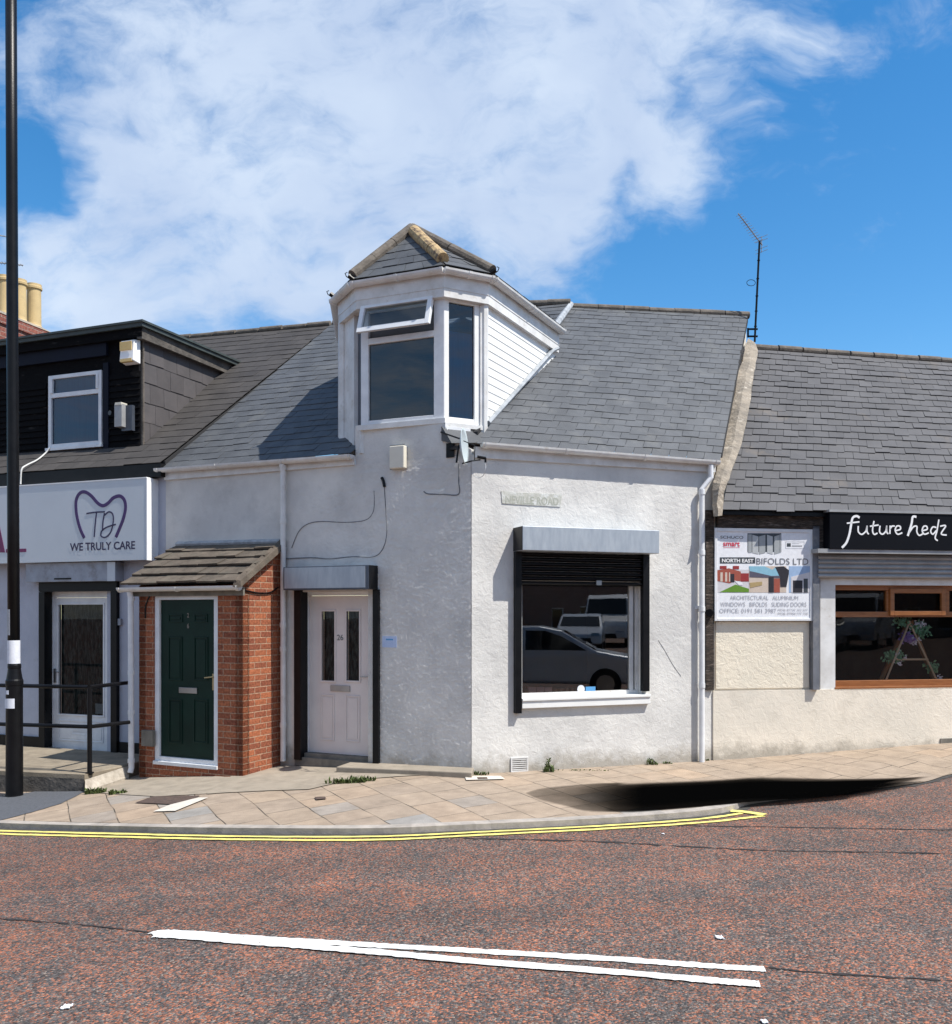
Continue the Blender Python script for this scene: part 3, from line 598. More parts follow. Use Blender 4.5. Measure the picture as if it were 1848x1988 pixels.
# ================================================================ THE SETTING
WL = Pl(-.053,10.55,-25.4); WR = Pl(-.053,10.55,20); LB = Pl(-4.185,12.513,-21); WB = Pl(2.99,11.66,10)
PF = Pl(-2.776,11.036,-25.4); PS = Pl(-2.776,11.036,64.6)
def pl2(a,b): return Pl(a[0],a[1],math.degrees(math.atan2(b[1]-a[1],b[0]-a[0])))
def catm(pts, sub=8):
    P=[pts[0]]+list(pts)+[pts[-1]]; out=[]
    for i in range(1,len(P)-2):
        for k in range(sub):
            t=k/sub; a,b,c,d=[Vector(x) for x in P[i-1:i+3]]
            out.append(.5*((2*b)+(-a+c)*t+(2*a-5*b+4*c-d)*t*t+(-a+3*b-3*c+d)*t**3))
    out.append(Vector(pts[-1])); return out
KERB = [(-420,1585),(-150,1600),(0,1608),(230,1615),(462,1619),(720,1620),(924,1612),(1170,1600),(1351,1586),(1420,1575),(1462,1561),(1600,1544),(1720,1530),(1796,1519),(1848,1504),(1950,1490),(2150,1470)]
UP = .055
def up_at(x): return interp(x,[(2.6,UP),(3.3,.012),(20,.012)])
def up_k(x): return interp(x,[(2.6,UP),(3.2,.008),(3.6,-.02),(20,-.02)])
kp = [G(p[0],p[1],-UP) for p in catm([(a,b,0) for a,b in KERB])]
k0 = kp[0]; k1 = kp[-1]
kp = [Vector((k0.x-14,k0.y+2.5,0)),Vector((k0.x-6,k0.y+1.1,0))]+kp+[Vector((k1.x+6,k1.y+2.2,0)),Vector((k1.x+16,k1.y+7,0))]
kp = [Vector((p.x,p.y,0)) for p in kp]
def offs(path,d):   # shift a plan polyline away from the road
    out=[]
    for i,p in enumerate(path):
        t=(path[min(i+1,len(path)-1)]-path[max(i-1,0)]).normalized(); out.append(p+Vector((-t.y,t.x,0))*d)
    return out
def rz_(x): return g(x)-UP
# road: one sheet out to the horizon
def sheet(xs, ys, zf):
    mb=MB(); vs=[(x,y,zf(x)) for y in ys for x in xs]; n=len(xs)
    mb.add(vs,[(j*n+i,j*n+i+1,(j+1)*n+i+1,(j+1)*n+i) for j in range(len(ys)-1) for i in range(n-1)]); return mb
xs=[-400,-120,-60,-40,-30]+[-28+i*.5 for i in range(112)]+[30,40,60,120,400]
ys=[-400,-120,-40,-20,-10,0,5,10,20,40,120,400]
tag(sheet(xs,ys,rz_).build('road',M['road']),kind='structure')
# kerb
kin = offs(kp,.125); mb=MB()
for i in range(len(kp)-1):
    a,b,c,d=kp[i],kp[i+1],kin[i+1],kin[i]
    za,zb=g(a.x)-UP+up_k(a.x),g(b.x)-UP+up_k(b.x)
    mb.hexa([(a.x,a.y,g(a.x)-UP-.1),(b.x,b.y,g(b.x)-UP-.1),(c.x,c.y,g(c.x)-.15),(d.x,d.y,g(d.x)-.15),(a.x,a.y,za),(b.x,b.y,zb),(c.x,c.y,zb),(d.x,d.y,za)])
tag(mb.build('kerb',M['kerb']),kind='structure')
mb=MB()
ko=offs(kp,-.075); R_=random.Random(4); ko=[p+(p-q)*R_.uniform(-.25,.25) for p,q in zip(ko,kp)]
for i in range(len(kp)-1):
    a,b,c,d=ko[i],ko[i+1],kp[i+1],kp[i]
    mb.add([(p.x,p.y,rz_(p.x)+.004) for p in (a,b,c,d)],[(0,1,2,3)])
tag(mb.build('road_channel',M['gutter_tar']),kind='structure')
# pavement: from the inner kerb edge to behind the fronts
mb=MB(); NR=14; grid=[]
for i,p in enumerate(kin):
    p=p.lerp(kp[i],interp(p.x,[(3.1,0),(3.7,1.0)])); far=Vector((p.x*1.30+ (0.2 if p.x>0 else 0),15.5,0)); row=[]
    for j in range(NR+1):
        q=p.lerp(far,(j/NR)**1.3); z=g(q.x)-.003
        if p.x>2.6: z=min(z, g(p.x)-UP+up_at(p.x)-.002+(q.y-p.y)*.03) if j<4 else z
        row.append((q.x,q.y,z))
    grid.append(row)
vs=[v for r in grid for v in r]; n=NR+1
mb.add(vs,[(i*n+j,(i+1)*n+j,(i+1)*n+j+1,i*n+j+1) for i in range(len(grid)-1) for j in range(NR)])
tag(mb.build('pavement',M['paving']),kind='structure')
# yellow lines
def strip(mb, pts, w, lift, jit=.006, seed=3):
    R=random.Random(seed); pts=[Vector((p.x,p.y,0)) for p in pts]; L=[];Rr=[]
    for i,p in enumerate(pts):
        t=(pts[min(i+1,len(pts)-1)]-pts[max(i-1,0)]).normalized(); nn=Vector((-t.y,t.x,0)); ww=w(i/(len(pts)-1)) if callable(w) else w
        L.append(p+nn*(ww/2+R.uniform(-jit,jit))); Rr.append(p-nn*(ww/2+R.uniform(-jit,jit)))
    for i in range(len(pts)-1):
        mb.add([(q.x,q.y,rz_(q.x)+lift) for q in (Rr[i],Rr[i+1],L[i+1],L[i])],[(0,1,2,3)])
def gpath(px, sub=14): return [G(p[0],p[1],-UP) for p in catm([(a,b,0) for a,b in px],sub)]
mb=MB()
strip(mb,gpath([(-200,1606),(0,1614),(230,1620),(462,1625),(720,1625.5),(924,1617),(1170,1604.5),(1351,1592),(1440,1580)]),.052,.008)
strip(mb,gpath([(-200,1611),(0,1620),(230,1626),(462,1631),(720,1632),(924,1623),(1170,1610.5),(1351,1599),(1440,1590),(1482,1585)]),.055,.008,seed=9)
strip(mb,gpath([(1418,1576),(1450,1578.5),(1484,1584)],3),.10,.012)
tag(mb.build('yellow_lines',M['yellow']),kind='structure')
mb=MB()
strip(mb,gpath([(296,1816),(330,1811),(500,1823),(700,1835),(924,1848),(1200,1864),(1380,1877),(1485,1883)],20),lambda t:.02 if t<.003 else .076,.006,jit=.007)
strip(mb,gpath([(300,1817.5),(335,1819),(500,1832),(700,1848),(924,1868.5),(1200,1890),(1380,1906),(1475,1913)],20),lambda t:.02 if t<.003 else .080,.009,jit=.006,seed=5)
tag(mb.build('white_lines',M['whiteline']),kind='structure')
mb=MB()
for pth,w in (([(-100,1776),(0,1784),(150,1795),(300,1812)],.018),([(900,1628),(1150,1634),(1300,1642),(1500,1652),(1700,1655),(1950,1660)],.035),([(1240,1602),(1500,1606),(1800,1611),(2000,1612)],.03),([(1480,1878),(1600,1890),(1848,1905),(2000,1915)],.02),
              ([(1000,1618),(1180,1640),(1230,1650)],.0)):
    if w: strip(mb,gpath(pth,22),lambda t,w=w:w*(.35+.65*abs(math.sin(t*31+w*99))),.004,jit=w*.4)
tag(mb.build('road_joints',M['crack']),kind='structure')
def patch(pxs, dz, mat, name, kind='structure', wob=0, lift=0):
    """flat patch whose outline is given by photo points on the ground"""
    pts=[G(a,b,dz) for a,b in pxs]; c=sum(pts,Vector((0,0,0)))/len(pts); mb=MB(); R=random.Random(2)
    q=[]
    for i,p in enumerate(pts):
        nx=pts[(i+1)%len(pts)]; K=5
        for k in range(K):
            s=p.lerp(nx,k/K)+Vector((R.uniform(-wob,wob),R.uniform(-wob,wob),0)); q.append((s.x,s.y,g(s.x)+dz))
    c=(c.x,c.y,g(c.x)+dz)
    rings=[[tuple(c[k]+(s[k]-c[k])*f for k in (0,1)) for s in q] for f in (1,.66,.33)]
    vs=[(x,y,g(x)+dz) for r in rings for x,y in r]+[c]; n=len(q)
    for r in range(2): mb_f=[(r*n+i,r*n+(i+1)%n,(r+1)*n+(i+1)%n,(r+1)*n+i) for i in range(n)]; mb.f+=mb_f
    mb.f+=[(2*n+i,2*n+(i+1)%n,3*n) for i in range(n)]; mb.v=vs
    o=mb.build(name,mat); tag(o,kind=kind); return o
patch([(-260,1560),(-260,1520),(10,1546),(95,1532),(165,1536),(118,1560),(60,1577),(0,1592),(-200,1598)],.003,M['asphalt'],'asphalt_path',wob=.01)
patch([(235,1500),(262,1497),(445,1508),(430,1524),(398,1541),(300,1546),(165,1537),(190,1520)],.004,M['concrete'],'concrete_apron',wob=.01)
patch([(447,1507),(545,1480),(735,1478),(915,1500),(670,1515),(600,1532),(400,1541),(425,1522)],.006,M['concrete'],'concrete_apron',wob=.01)
o=patch([(262,1558),(296,1546),(388,1544),(372,1557),(330,1561)],.008,M['iron'],'drain_cover',kind=None); tag(o,'rusty brown drain cover set in the pavement below the green door','drain cover')
o=patch([(297,1575),(330,1562),(385,1548),(404,1548),(340,1574)],.010,M['whiteslab'],'cement_patch',kind=None); tag(o,'bright new cement strip beside the rusty drain cover','cement patch')
o=patch([(902,1506),(972,1506),(980,1512),(905,1514)],.010,M['whiteslab'],'cement_patch',kind=None); tag(o,'small pale cement patch at the foot of the white wall corner','cement patch')
o=patch([(926,1508.5),(945,1508.5),(947,1511.5),(928,1512)],.014,M['iron'],'stopcock_cover',kind=None); tag(o,'small dark stopcock cover in the pale cement patch by the corner','stopcock cover')
o=patch([(610,1547),(630,1546),(634,1550),(614,1552)],.010,M['iron'],'stopcock_cover',kind=None); tag(o,'small dark stopcock cover in front of the pinkish door','stopcock cover')
# absent car's shadow painted as a black sheet on the pavement, edge fades
def car_shadow():
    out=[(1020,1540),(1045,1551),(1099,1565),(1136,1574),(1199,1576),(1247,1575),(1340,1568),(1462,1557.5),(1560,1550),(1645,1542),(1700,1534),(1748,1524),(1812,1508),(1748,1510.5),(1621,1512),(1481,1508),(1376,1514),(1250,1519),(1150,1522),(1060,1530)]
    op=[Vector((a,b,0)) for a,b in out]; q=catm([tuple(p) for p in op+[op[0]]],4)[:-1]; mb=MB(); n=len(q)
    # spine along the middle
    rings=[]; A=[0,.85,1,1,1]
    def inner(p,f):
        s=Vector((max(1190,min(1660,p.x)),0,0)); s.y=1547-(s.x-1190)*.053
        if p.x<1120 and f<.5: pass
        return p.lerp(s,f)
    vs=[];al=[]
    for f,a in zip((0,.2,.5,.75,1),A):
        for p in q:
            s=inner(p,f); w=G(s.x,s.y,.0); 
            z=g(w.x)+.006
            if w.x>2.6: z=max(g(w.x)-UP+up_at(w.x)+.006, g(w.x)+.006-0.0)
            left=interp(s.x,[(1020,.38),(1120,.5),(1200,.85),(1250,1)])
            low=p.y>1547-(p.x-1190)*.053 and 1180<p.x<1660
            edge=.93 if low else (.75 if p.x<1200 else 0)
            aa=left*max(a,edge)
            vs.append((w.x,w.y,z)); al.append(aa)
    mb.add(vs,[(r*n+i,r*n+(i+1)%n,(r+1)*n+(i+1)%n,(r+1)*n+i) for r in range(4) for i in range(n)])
    o=mb.build('painted_car_shadow',M['car_shadow']); at_=o.data.attributes.new('thick','FLOAT','POINT')
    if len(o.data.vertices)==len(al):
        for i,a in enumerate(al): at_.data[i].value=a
    tag(o,'painted black shadow of an absent car stretching over the pavement below the white wall','black patch')
car_shadow()
# ================================================================ CORNER HOUSE (white, with the bay dormer)
CH = empty('corner_house',(-.053,10.55,-.05),'white rendered corner house with a canted dormer and grey slate roof','house')
ZE = 3.60
# ---- left front (in shade): door
dU0,dU1 = WL.u(583,-.10),WL.u(723.5,-.10); dz1=WL.z(650,1149,-.1); dz0=WL.z(650,1482,-.1)
door_hole=(dU0,dU1,-.6,dz1)
uL = WL.u(322); ub = WL.u(690)
mbw = wallgrid(WL,uL,0,-.6,ZE,[door_hole])
# pier under the bay, rising above the eaves and sloping down to the corner
zp = WL.z(780,822); uV=WL.u(858)
mbw.prism(WL,[(ub,ZE),(0,ZE),(-.0,3.66),(uV+.12,zp-.22),(uV,zp),(ub+.0,zp+.03),(ub,zp-.1)],-.25,-.0005)
mbw.build('wall',M['wall'],CH)
# ---- right front (sunlit): shop window
G0=-.13
wu0,wu1=WR.u(1011),WR.u(1246); wz0=WR.z(1120,1352); wz1=WR.z(1120,1120)
wr_end=WR.u(1386)
mbw = wallgrid(WR,0,wr_end,-.6,ZE,[(wu0,wu1,wz0,wz1)])
mbw.build('wall',M['wall'],CH)
# gable wall towards the lower neighbour + back, closing the body
A_r=Vector(at(1452,612,15.2)); B_r=Vector(at(1110,596,14.85)); B2=Vector(at(1108,588,14.75)); E_r=Vector(at(645,629,15.67))
Ce=Vector(WR.w(0.02,.10,3.70)); R1e=Vector(WR.w(wr_end+.02,.10,3.70)); L1e=Vector(WL.w(uL-.02,.10,3.72)); Cl=Vector(WL.w(-.02,.10,3.70))
Cm=(Ce+Cl)/2
mb=MB(); Rw=WR.w(wr_end,0,0); Rb=WR.w(wr_end,-.25,0)
mb.add([(Rw[0]-.01,Rw[1]-.02,-.6),(A_r.x-.03,A_r.y,-.6),(A_r.x-.03,A_r.y,A_r.z-.08),(Rw[0]-.01,Rw[1]-.02,3.62),(Rw[0]-.25,Rw[1]-.05,-.6),(A_r.x-.27,A_r.y,-.6),(A_r.x-.27,A_r.y,A_r.z-.08),(Rw[0]-.25,Rw[1]-.05,3.62)],[(0,1,2,3),(7,6,5,4),(3,2,6,7)])
mb.build('wall',M['wall_cream'],CH)
# room behind the shop window
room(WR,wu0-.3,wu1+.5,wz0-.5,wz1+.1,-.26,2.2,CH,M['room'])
def sstep(a,b,x):
    t=min(1,max(0,(x-a)/(b-a))); return t*t*(3-2*t)
coat(WL,uL+.01,-.004,-.35,ZE-.0,[door_hole],lambda u,z:(.0012+.0085*sstep(-2.5,-1.7,u+.25*math.sin(z*2.3)))*(1 if z<3.5 else .6),parent=CH,mat=M['wall'],rnd=1)
coat(WR,.004,wr_end-.01,-.35,ZE-.0,[(wu0,wu1,wz0,wz1)],lambda u,z:.0034,parent=CH,mat=M['wall'],rnd=7,step=.0145)
# window: white frame set back in its reveal
V=-.10
win=MB(); win.frame(WR,wu0,wu1,wz0,wz1,.05,V-.05,V+.02)
gx=WR.u(1221,V); win.box(WR,gx,gx+.05,V-.04,V+.015,wz0+.05,wz1-.05); win.box(WR,gx+.12,wu1-.05,V-.03,V+.03,wz0+.05,wz1-.05)
wf=win.build('window_frame',M['upvc_dirty'],CH)
pane(WR,wu0+.05,gx,wz0+.05,wz1-.05,V-.01,wf,M['glass'])
sp=MB(); sp.box(WR,gx+.05,gx+.12,V-.03,V-.02,wz0+.05,wz1-.05); sp.build('grey_spacer',M['greybox'],wf)
mb=MB(); mb.box(WR,WR.u(1013,.05),WR.u(1262,.05),-.09,.06,wz0-.115,wz0+.002); mb.box(WR,WR.u(1013,.05)-.0,WR.u(1262,.05),.06,.075,wz0-.03,wz0+.002)
mb.build('window_sill',M['clad'],CH,bevel=.006)
# stickers and packets along the bottom of the glass
mb=MB()
for i in range(3):
    x=1026+i*16; mb.bx(WR,x,1334,x+14,1345,V-.06,V-.03)
mb.build('packet',M['pinkbox'],wf)
mb=MB(); mb.bx(WR,1076,1336,1118,1345,V-.06,V-.03); mb.build('grey_card',M['netting'],wf)
mb=MB(); c=WR.uz(1128,1338,V); mb.prism(WR,[(c[0]+.05*math.cos(k*.5236),c[1]+.05*math.sin(k*.5236)) for k in range(12)],V-.004,V); mb.build('round_sticker',M['stickerw'],wf)
mb=MB(); mb.bx(WR,1137,1333,1156,1345,V-.004,V); mb.build('blue_sticker',M['bluest'],wf)
# shutter of the shop window
mb=MB(); B_=.27
u0,u1=WR.u(1014.5,B_),WR.u(1280,B_); z1=WR.z(1014.5,1020.6,B_); z0=WR.z(1014.5,1068,B_)
mb.box(WR,u0,u1,.001,B_,z0,z1); sb=mb.build('shutter_box',M['steel'],CH,bevel=.006)
mb=MB(); mb.box(WR,u0-.006,u0-.001,.003,B_-.004,z0+.004,z1-.004); mb.build('end_plate',M['blackpaint'],sb)
gl0,gl1=WR.u(1000.5,.075),WR.u(1013,.075)
mb=MB(); mb.box(WR,u0-.002,gl1,.0015,.075,WR.z(1008,1385,.07),z0-.002); mb.build('shutter_guide',M['blackpaint'],CH)
mb=MB(); mb.box(WR,WR.u(1249,.075),WR.u(1261,.075),.0015,.075,WR.z(1255,1342,.07),z0-.002); mb.build('shutter_guide',M['blackpaint'],CH)
mb=MB(); zt=z0-.001; zb=WR.z(1130,1137,.05); k=7
for i in range(k):
    a=zb+(zt-zb)*i/k; b=zb+(zt-zb)*(i+1)/k; ua,ub_=gl1-.01,WR.u(1251,.05); n=5
    pr=[(.02+.035*math.sin(math.pi*j/n),a+(b-a-.006)*j/n) for j in range(n+1)]
    vs=[WR.w(ua,v,z) for v,z in pr]+[WR.w(ub_,v,z) for v,z in pr]
    mb.add(vs,[(j,n+1+j,n+2+j,j+1) for j in range(n)]+[tuple(range(n+1))[::-1],tuple(range(n+1,2*n+2)),(0,n,2*n+1,n+1)])
cur=mb.build('shutter_curtain',M['blackpaint'],CH)
mb=MB(); mb.bx(WR,1158,1127,1168,1136,.05,.075); mb.build('lock',M['chrome'],cur)
# door
V=-.10
mb=MB(); fr0,fr1=dU0,dU1; zt=dz1; zb=WL.z(650,1464,V)
mb.box(WL,fr0,WL.u(599,V),V-.07,V,zb,zt); mb.box(WL,WL.u(599,V),fr1,V-.07,V,WL.z(650,1156,V),zt); mb.box(WL,fr1-.012,fr1,V-.07,V,zb,WL.z(650,1156,V))
dfm=mb.build('door_frame',M['upvc'],CH)
mb=MB(); mb.box(WL,fr0,fr1,-.25,.02,-.1,zb-.05); mb.box(WL,fr0,fr1,-.25,-.03,zb-.05,zb-.002); mb.build('door_sill',M['sill'],CH)
du0,du1=WL.u(599,V)+.004,fr1-.016; dt=WL.z(650,1156,V)-.004; V2=V-.02
def pz(pl,x,y,v): return pl.uz(x,y,v)
def door(pl,u0,u1,z0,z1,v,mat,parent,panels,glz,gmat):
    holes=[(pl.u(a,v),pl.u(c,v),pl.z((a+c)/2,d,v),pl.z((a+c)/2,b,v)) for a,b,c,d in glz]
    mb=wallgrid(pl,u0,u1,z0,z1,holes,v-.045,v)
    for a,b,c,d in panels:
        x0,x1,y0,y1=pl.u(a,v),pl.u(c,v),pl.z((a+c)/2,d,v),pl.z((a+c)/2,b,v)
        mb.frame(pl,x0,x1,y0,y1,.018,v-.001,v+.010); mb.box(pl,x0+.035,x1-.035,v-.001,v+.007,y0+.035,y1-.035)
    for h in holes: mb.frame(pl,h[0]-.02,h[1]+.02,h[2]-.02,h[3]+.02,.022,v-.002,v+.012)
    o=mb.build('door',mat,parent,bevel=.003)
    for h in holes:
        pane(pl,h[0],h[1],h[2],h[3],v-.015,o,gmat)
        b=MB(); b.box(pl,h[0],h[1],v-.06,v-.05,h[2],h[3]); b.build('obscured_glazing',M['netting'],o)
    return o
d1=door(WL,du0,du1,zb+.002,dt,V2,M['pinkdoor'],CH,[(623,1348,650,1437),(671,1350,699,1440)],[(624.6,1186.6,650,1321.6),(672.6,1186.6,698,1321.6)],M['glass_dark'])
mb=MB(); mb.bx(WL,641,1330.6,678.6,1342.6,V2,V2+.014); mb.build('letterbox',M['chrome'],d1,bevel=.003)
mb=MB(); mb.bx(WL,716,1306.6,722,1339.6,V2,V2+.012); a=WL.P(718,1313,V2+.04); b=WL.P(699,1314,V2+.04); mb.tube([WL.P(718,1313,V2),a,b],.008,8); mb.build('handle',M['chrome'],d1)
text(WL,'26',654.6,1232,666.6,1243,V2,M['cable'],d1,'house_number',bold=.01)
# door shutter
bp=.20; mb=MB(); u0,u1=WL.u(549.6,bp),WL.u(716,bp); z1=WL.z(640,1098.5,bp); z0=WL.z(640,1144.6,bp)
mb.box(WL,u0,u1,.001,bp,z0,z1); sb=mb.build('shutter_box',M['steel_dark'],CH,bevel=.006)
mb=MB(); mb.box(WL,u0+.02,u1-.05,bp,bp+.003,z0+.02,z1-.012); mb.build('face_plate',M['steel'],sb)
mb=MB(); mb.box(WL,u1,u1+.006,.003,bp-.003,z0+.003,z1-.003); mb.build('end_plate',M['blackpaint'],sb)
for xa,xb in ((570.6,583.2),(723.2,734.2)):
    mb=MB(); mb.box(WL,WL.u(xa,.05),WL.u(xb,.05),-.10,.05,WL.z(650,1481,.05),z0-.001); mb.build('shutter_guide',M['blackpaint'],CH)
# fascias, gutters, downpipes
mb=MB(); fz0=WL.z(690,902,.03); mb.box(WL,uL,ub,.0005,.035,fz0,3.70); mb.build('fascia',M['upvc_dirty'],CH)
mb=MB(); mb.box(WR,.03,wr_end-.0,.0005,.035,WR.z(932,889,.03),3.69); mb.build('fascia',M['upvc_dirty'],CH)
mb=MB(); gutter(mb,WL.w(uL-.08,.095,3.735),WL.w(ub+.01,.095,3.70),out=WL.n); mb.build('gutter',M['upvc_dirty'],CH)
mb=MB(); gutter(mb,WR.w(.09,.095,3.725),WR.w(wr_end+.0,.095,3.695),out=WR.n); mb.build('gutter',M['upvc_dirty'],CH)
mb=MB(); pu=WL.u(549.5,.07); mb.tube([WL.w(pu,.095,3.66),WL.w(pu,.07,3.55),WL.w(pu,.07,-.05)],.034,12)
for z in (3.62,2.95,1.65,1.35,.4): mb.tube([WL.w(pu,.07,z-.03),WL.w(pu,.07,z+.03)],.041,12)
mb.build('downpipe',M['upvc_dirty'],CH,smooth=False)
mb=MB(); pu=WR.u(1362.5,.07); gu=WR.u(1382,.09)
mb.tube([WR.w(gu-.02,.095,3.64),WR.w(gu-.02,.095,3.48),WR.w(pu,.07,3.34),WR.w(pu,.07,-.06)],.034,12)
for z in (3.30,2.55,1.85,.9): mb.tube([WR.w(pu,.07,z-.03),WR.w(pu,.07,z+.03)],.041,12)
mb.box(WR,pu-.06,pu+.06,.0,.02,1.85,1.89)
mb.build('downpipe',M['upvc'],CH)
# roof planes
QL=[tuple(L1e),tuple(Cl),tuple(B2),tuple(E_r)]; QR=[tuple(Ce),tuple(R1e),tuple(A_r),tuple(B_r)]
deck(QL,CH,inset=.45); deck(QR,CH,inset=.3)
slates(QL,.19,.26,seed=3,rnd=.5,skip=lambda u,v: v<.13 and u>.655).build('roof',M['slate'],CH)
slates(QR,.19,.25,seed=5,rnd=.9,slip=.05).build('roof',M['slate'],CH)
mb=MB(); ridge_tiles(mb,A_r+Vector((.02,0,.0)),B_r+Vector((0,0,.0)),.06,.45); mb.build('ridge_tiles',M['ridge'],CH)
mb=MB(); ridge_tiles(mb,B2,Vector(at(1020,590,14.9)),.06,.45); mb.build('ridge_tiles',M['ridge'],CH)
mb=MB(); ridge_tiles(mb,E_r,E_r.lerp(B2,.3),.05,.45); mb.build('ridge_tiles',M['ridge'],CH)
# lead hip between the two planes
mb=MB()
hp=[B_r+Vector((-.02,-.03,.03)),B_r.lerp(Cm,.14)+Vector((0,-.03,.05)),B_r.lerp(Cm,.27)+Vector((0,-.03,.05))]
mb.tube(hp,.05,8); mb.build('hip_flashing',M['lead'],CH)
# ---- the bay dormer
Vp=Vector((-.369,10.72,0)); Up=Vector((-1.385,11.15,0)); Wp=Vector((.097,10.965,0)); Tp=Vector((-1.665,11.70,0)); Kp=Wp+Vector((.443,.896,0))*2.25; Sp=Tp+Vector((-.10,1.0,0))*1.6
poly=[Sp,Tp,Up,Vp,Wp,Kp]
D0,D1,D2,D3=pl2(Tp,Up),pl2(Up,Vp),pl2(Vp,Wp),pl2(Wp,Kp)
L0,L1_,L2,L3=(Up-Tp).length,(Vp-Up).length,(Wp-Vp).length,(Kp-Wp).length
zs0=D1.z(780,824); zF0=5.435; zF1=5.705
# cheeks: boarded cladding
ck=MB(); bh=.098; z=3.75; i=0
while z<zF0+.05:
    zt=min(z+bh,zF0+.06)
    for (pl,Lx) in ((D3,L3),):
        w=pl.w; ck.hexa([w(.0,.018,z),w(Lx,.018,z),w(Lx,-.03,z),w(.0,-.03,z),w(.0,.012,zt-.001),w(Lx,.012,zt-.001),w(Lx,-.03,zt-.001),w(.0,-.03,zt-.001)])
    z+=bh
DM=ck.build('dormer',M['clad'],CH)
pS=pl2(Sp,Tp); mb=MB(); mb.box(pS,0,(Tp-Sp).length,-.03,.0,3.6,zF0+.05); mb.build('side_cladding',M['clad'],DM)
mb=MB()  # posts at the corners
mb.tube([(Tp.x,Tp.y,3.55),(Tp.x,Tp.y,zF0+.02)],.075,8); mb.box(D0,-.02,L0*.66,-.06,.012,3.70,zF0+.02); mb.build('corner_post',M['upvc_dirty'],DM)
mb=MB(); mb.tube([(Wp.x,Wp.y,3.9),(Wp.x,Wp.y,zF0+.02)],.05,8); mb.box(D2,L2-.06,L2+.02,-.06,.02,zs0-.12,zF0+.02); mb.build('corner_post',M['upvc_dirty'],DM)
# window frames of the two visible faces
def pxrect(pl,x0,y0,x1,y1,v): return pl.u(x0,v),pl.u(x1,v),pl.z((x0+x1)/2,y1,v),pl.z((x0+x1)/2,y0,v)
z0=D1.z(780,819); z1=zF0+.01; tb=D1.z(780,644)
mb=MB(); a,b=0,L1_
mb.box(D1,.0,D1.u(715),-.07,0,z0,z1); mb.box(D1,D1.u(842),b,-.07,0,z0,z1); mb.box(D1,D1.u(715),D1.u(842),-.07,0,z0,D1.z(780,811)); mb.box(D1,D1.u(715),D1.u(842),-.07,0,D1.z(780,661),D1.z(780,649)); mb.box(D1,D1.u(715),D1.u(842),-.07,0,z1-.05,z1)
f1=mb.build('window_frame',M['upvc'],DM,bevel=.004)
pane(D1,D1.u(715),D1.u(842),D1.z(780,811),D1.z(780,661),-.03,DM,M['glass_dorm'])
mb=MB(); mb.box(D1,D1.u(712),D1.u(845),-.055,-.045,z0+.03,z1-.03); mb.build('blind',M['blind'],DM)
# open top-hung sash
def sash():
    u0,u1=D1.u(704,.02),D1.u(843,.02); zt=D1.z(780,583,.02); zb=D1.z(770,641,.07); mb=MB(); w=D1.w; t=.058
    def S(u,s,o): return w(u, .02+.115*s+o, zt+(zb-zt)*s)
    def bar(ua,ub_,sa,sb_): mb.hexa([S(ua,sb_,.045),S(ub_,sb_,.045),S(ub_,sb_,-.01),S(ua,sb_,-.01),S(ua,sa,.045),S(ub_,sa,.045),S(ub_,sa,-.01),S(ua,sa,-.01)])
    bar(u0,u0+t,0,1); bar(u1-t,u1,0,1); bar(u0+t,u1-t,0,.15); bar(u0+t,u1-t,.83,1)
    o=mb.build('open_sash',M['upvc'],DM,bevel=.004)
    mb=MB(); p=[S(u0+t,.83,.01),S(u1-t,.83,.01),S(u1-t,.15,.01),S(u0+t,.15,.01)]
    mb.add(p,[(0,1,2,3)]); mb.build('pane',M['glass_dorm'],DM)
sash()
z02=D2.z(900,824); mb=MB(); x0,x1=D2.u(871.5),D2.u(921)
mb.box(D2,0,x0,-.07,0,z02,z1); mb.box(D2,x1,L2-.06,-.07,0,z02,z1); mb.box(D2,x0,x1,-.07,0,z02,z02+.07); mb.box(D2,x0,x1,-.07,0,z1-.035,z1)
mb.build('window_frame',M['clad'],DM,bevel=.004)
pane(D2,x0,x1,z02+.07,z1-.035,-.03,DM,M['glass_dorm'])
mb=MB(); mb.box(D2,x0-.01,x1+.01,-.06,-.05,z02+.03,z1-.36); mb.build('blind',M['sky_reflection'],DM)  # backing coloured to paint the sky's reflection in this pane
mb=MB(); mb.box(D0,L0*.66,L0-.03,-.05,-.04,zs0,zF0); mb.build('pane',M['steel_dark'],DM)
mb=MB(); mb.box(D1,-.02,L1_+.02,-.08,.02,z0-.06,z0-.0); mb.box(D2,-.0,L2+.06,-.08,.03,z02-.05,z02); mb.box(D0,.1,L0,-.06,.0,zs0-.3,z0); mb.build('window_sill',M['upvc_dirty'],DM)
mb=MB(); w=D2.w; e=.17
mb.hexa([w(-.03,.26,3.72),w(L2+.05,.26,3.78),w(L2+.05,-.05,3.8),w(-.03,-.05,3.8),w(-.03,.0,z02-.05),w(L2+.05,.0,z02-.05),w(L2+.05,-.05,z02-.05),w(-.03,-.05,z02-.05)])
mb.build('lead_apron',M['slate'],DM)
mb=MB(); mb.box(D2,.0,L2*.62,.0,.035,z02-.15,z02-.05); mb.build('white_flashing',M['upvc'],DM)
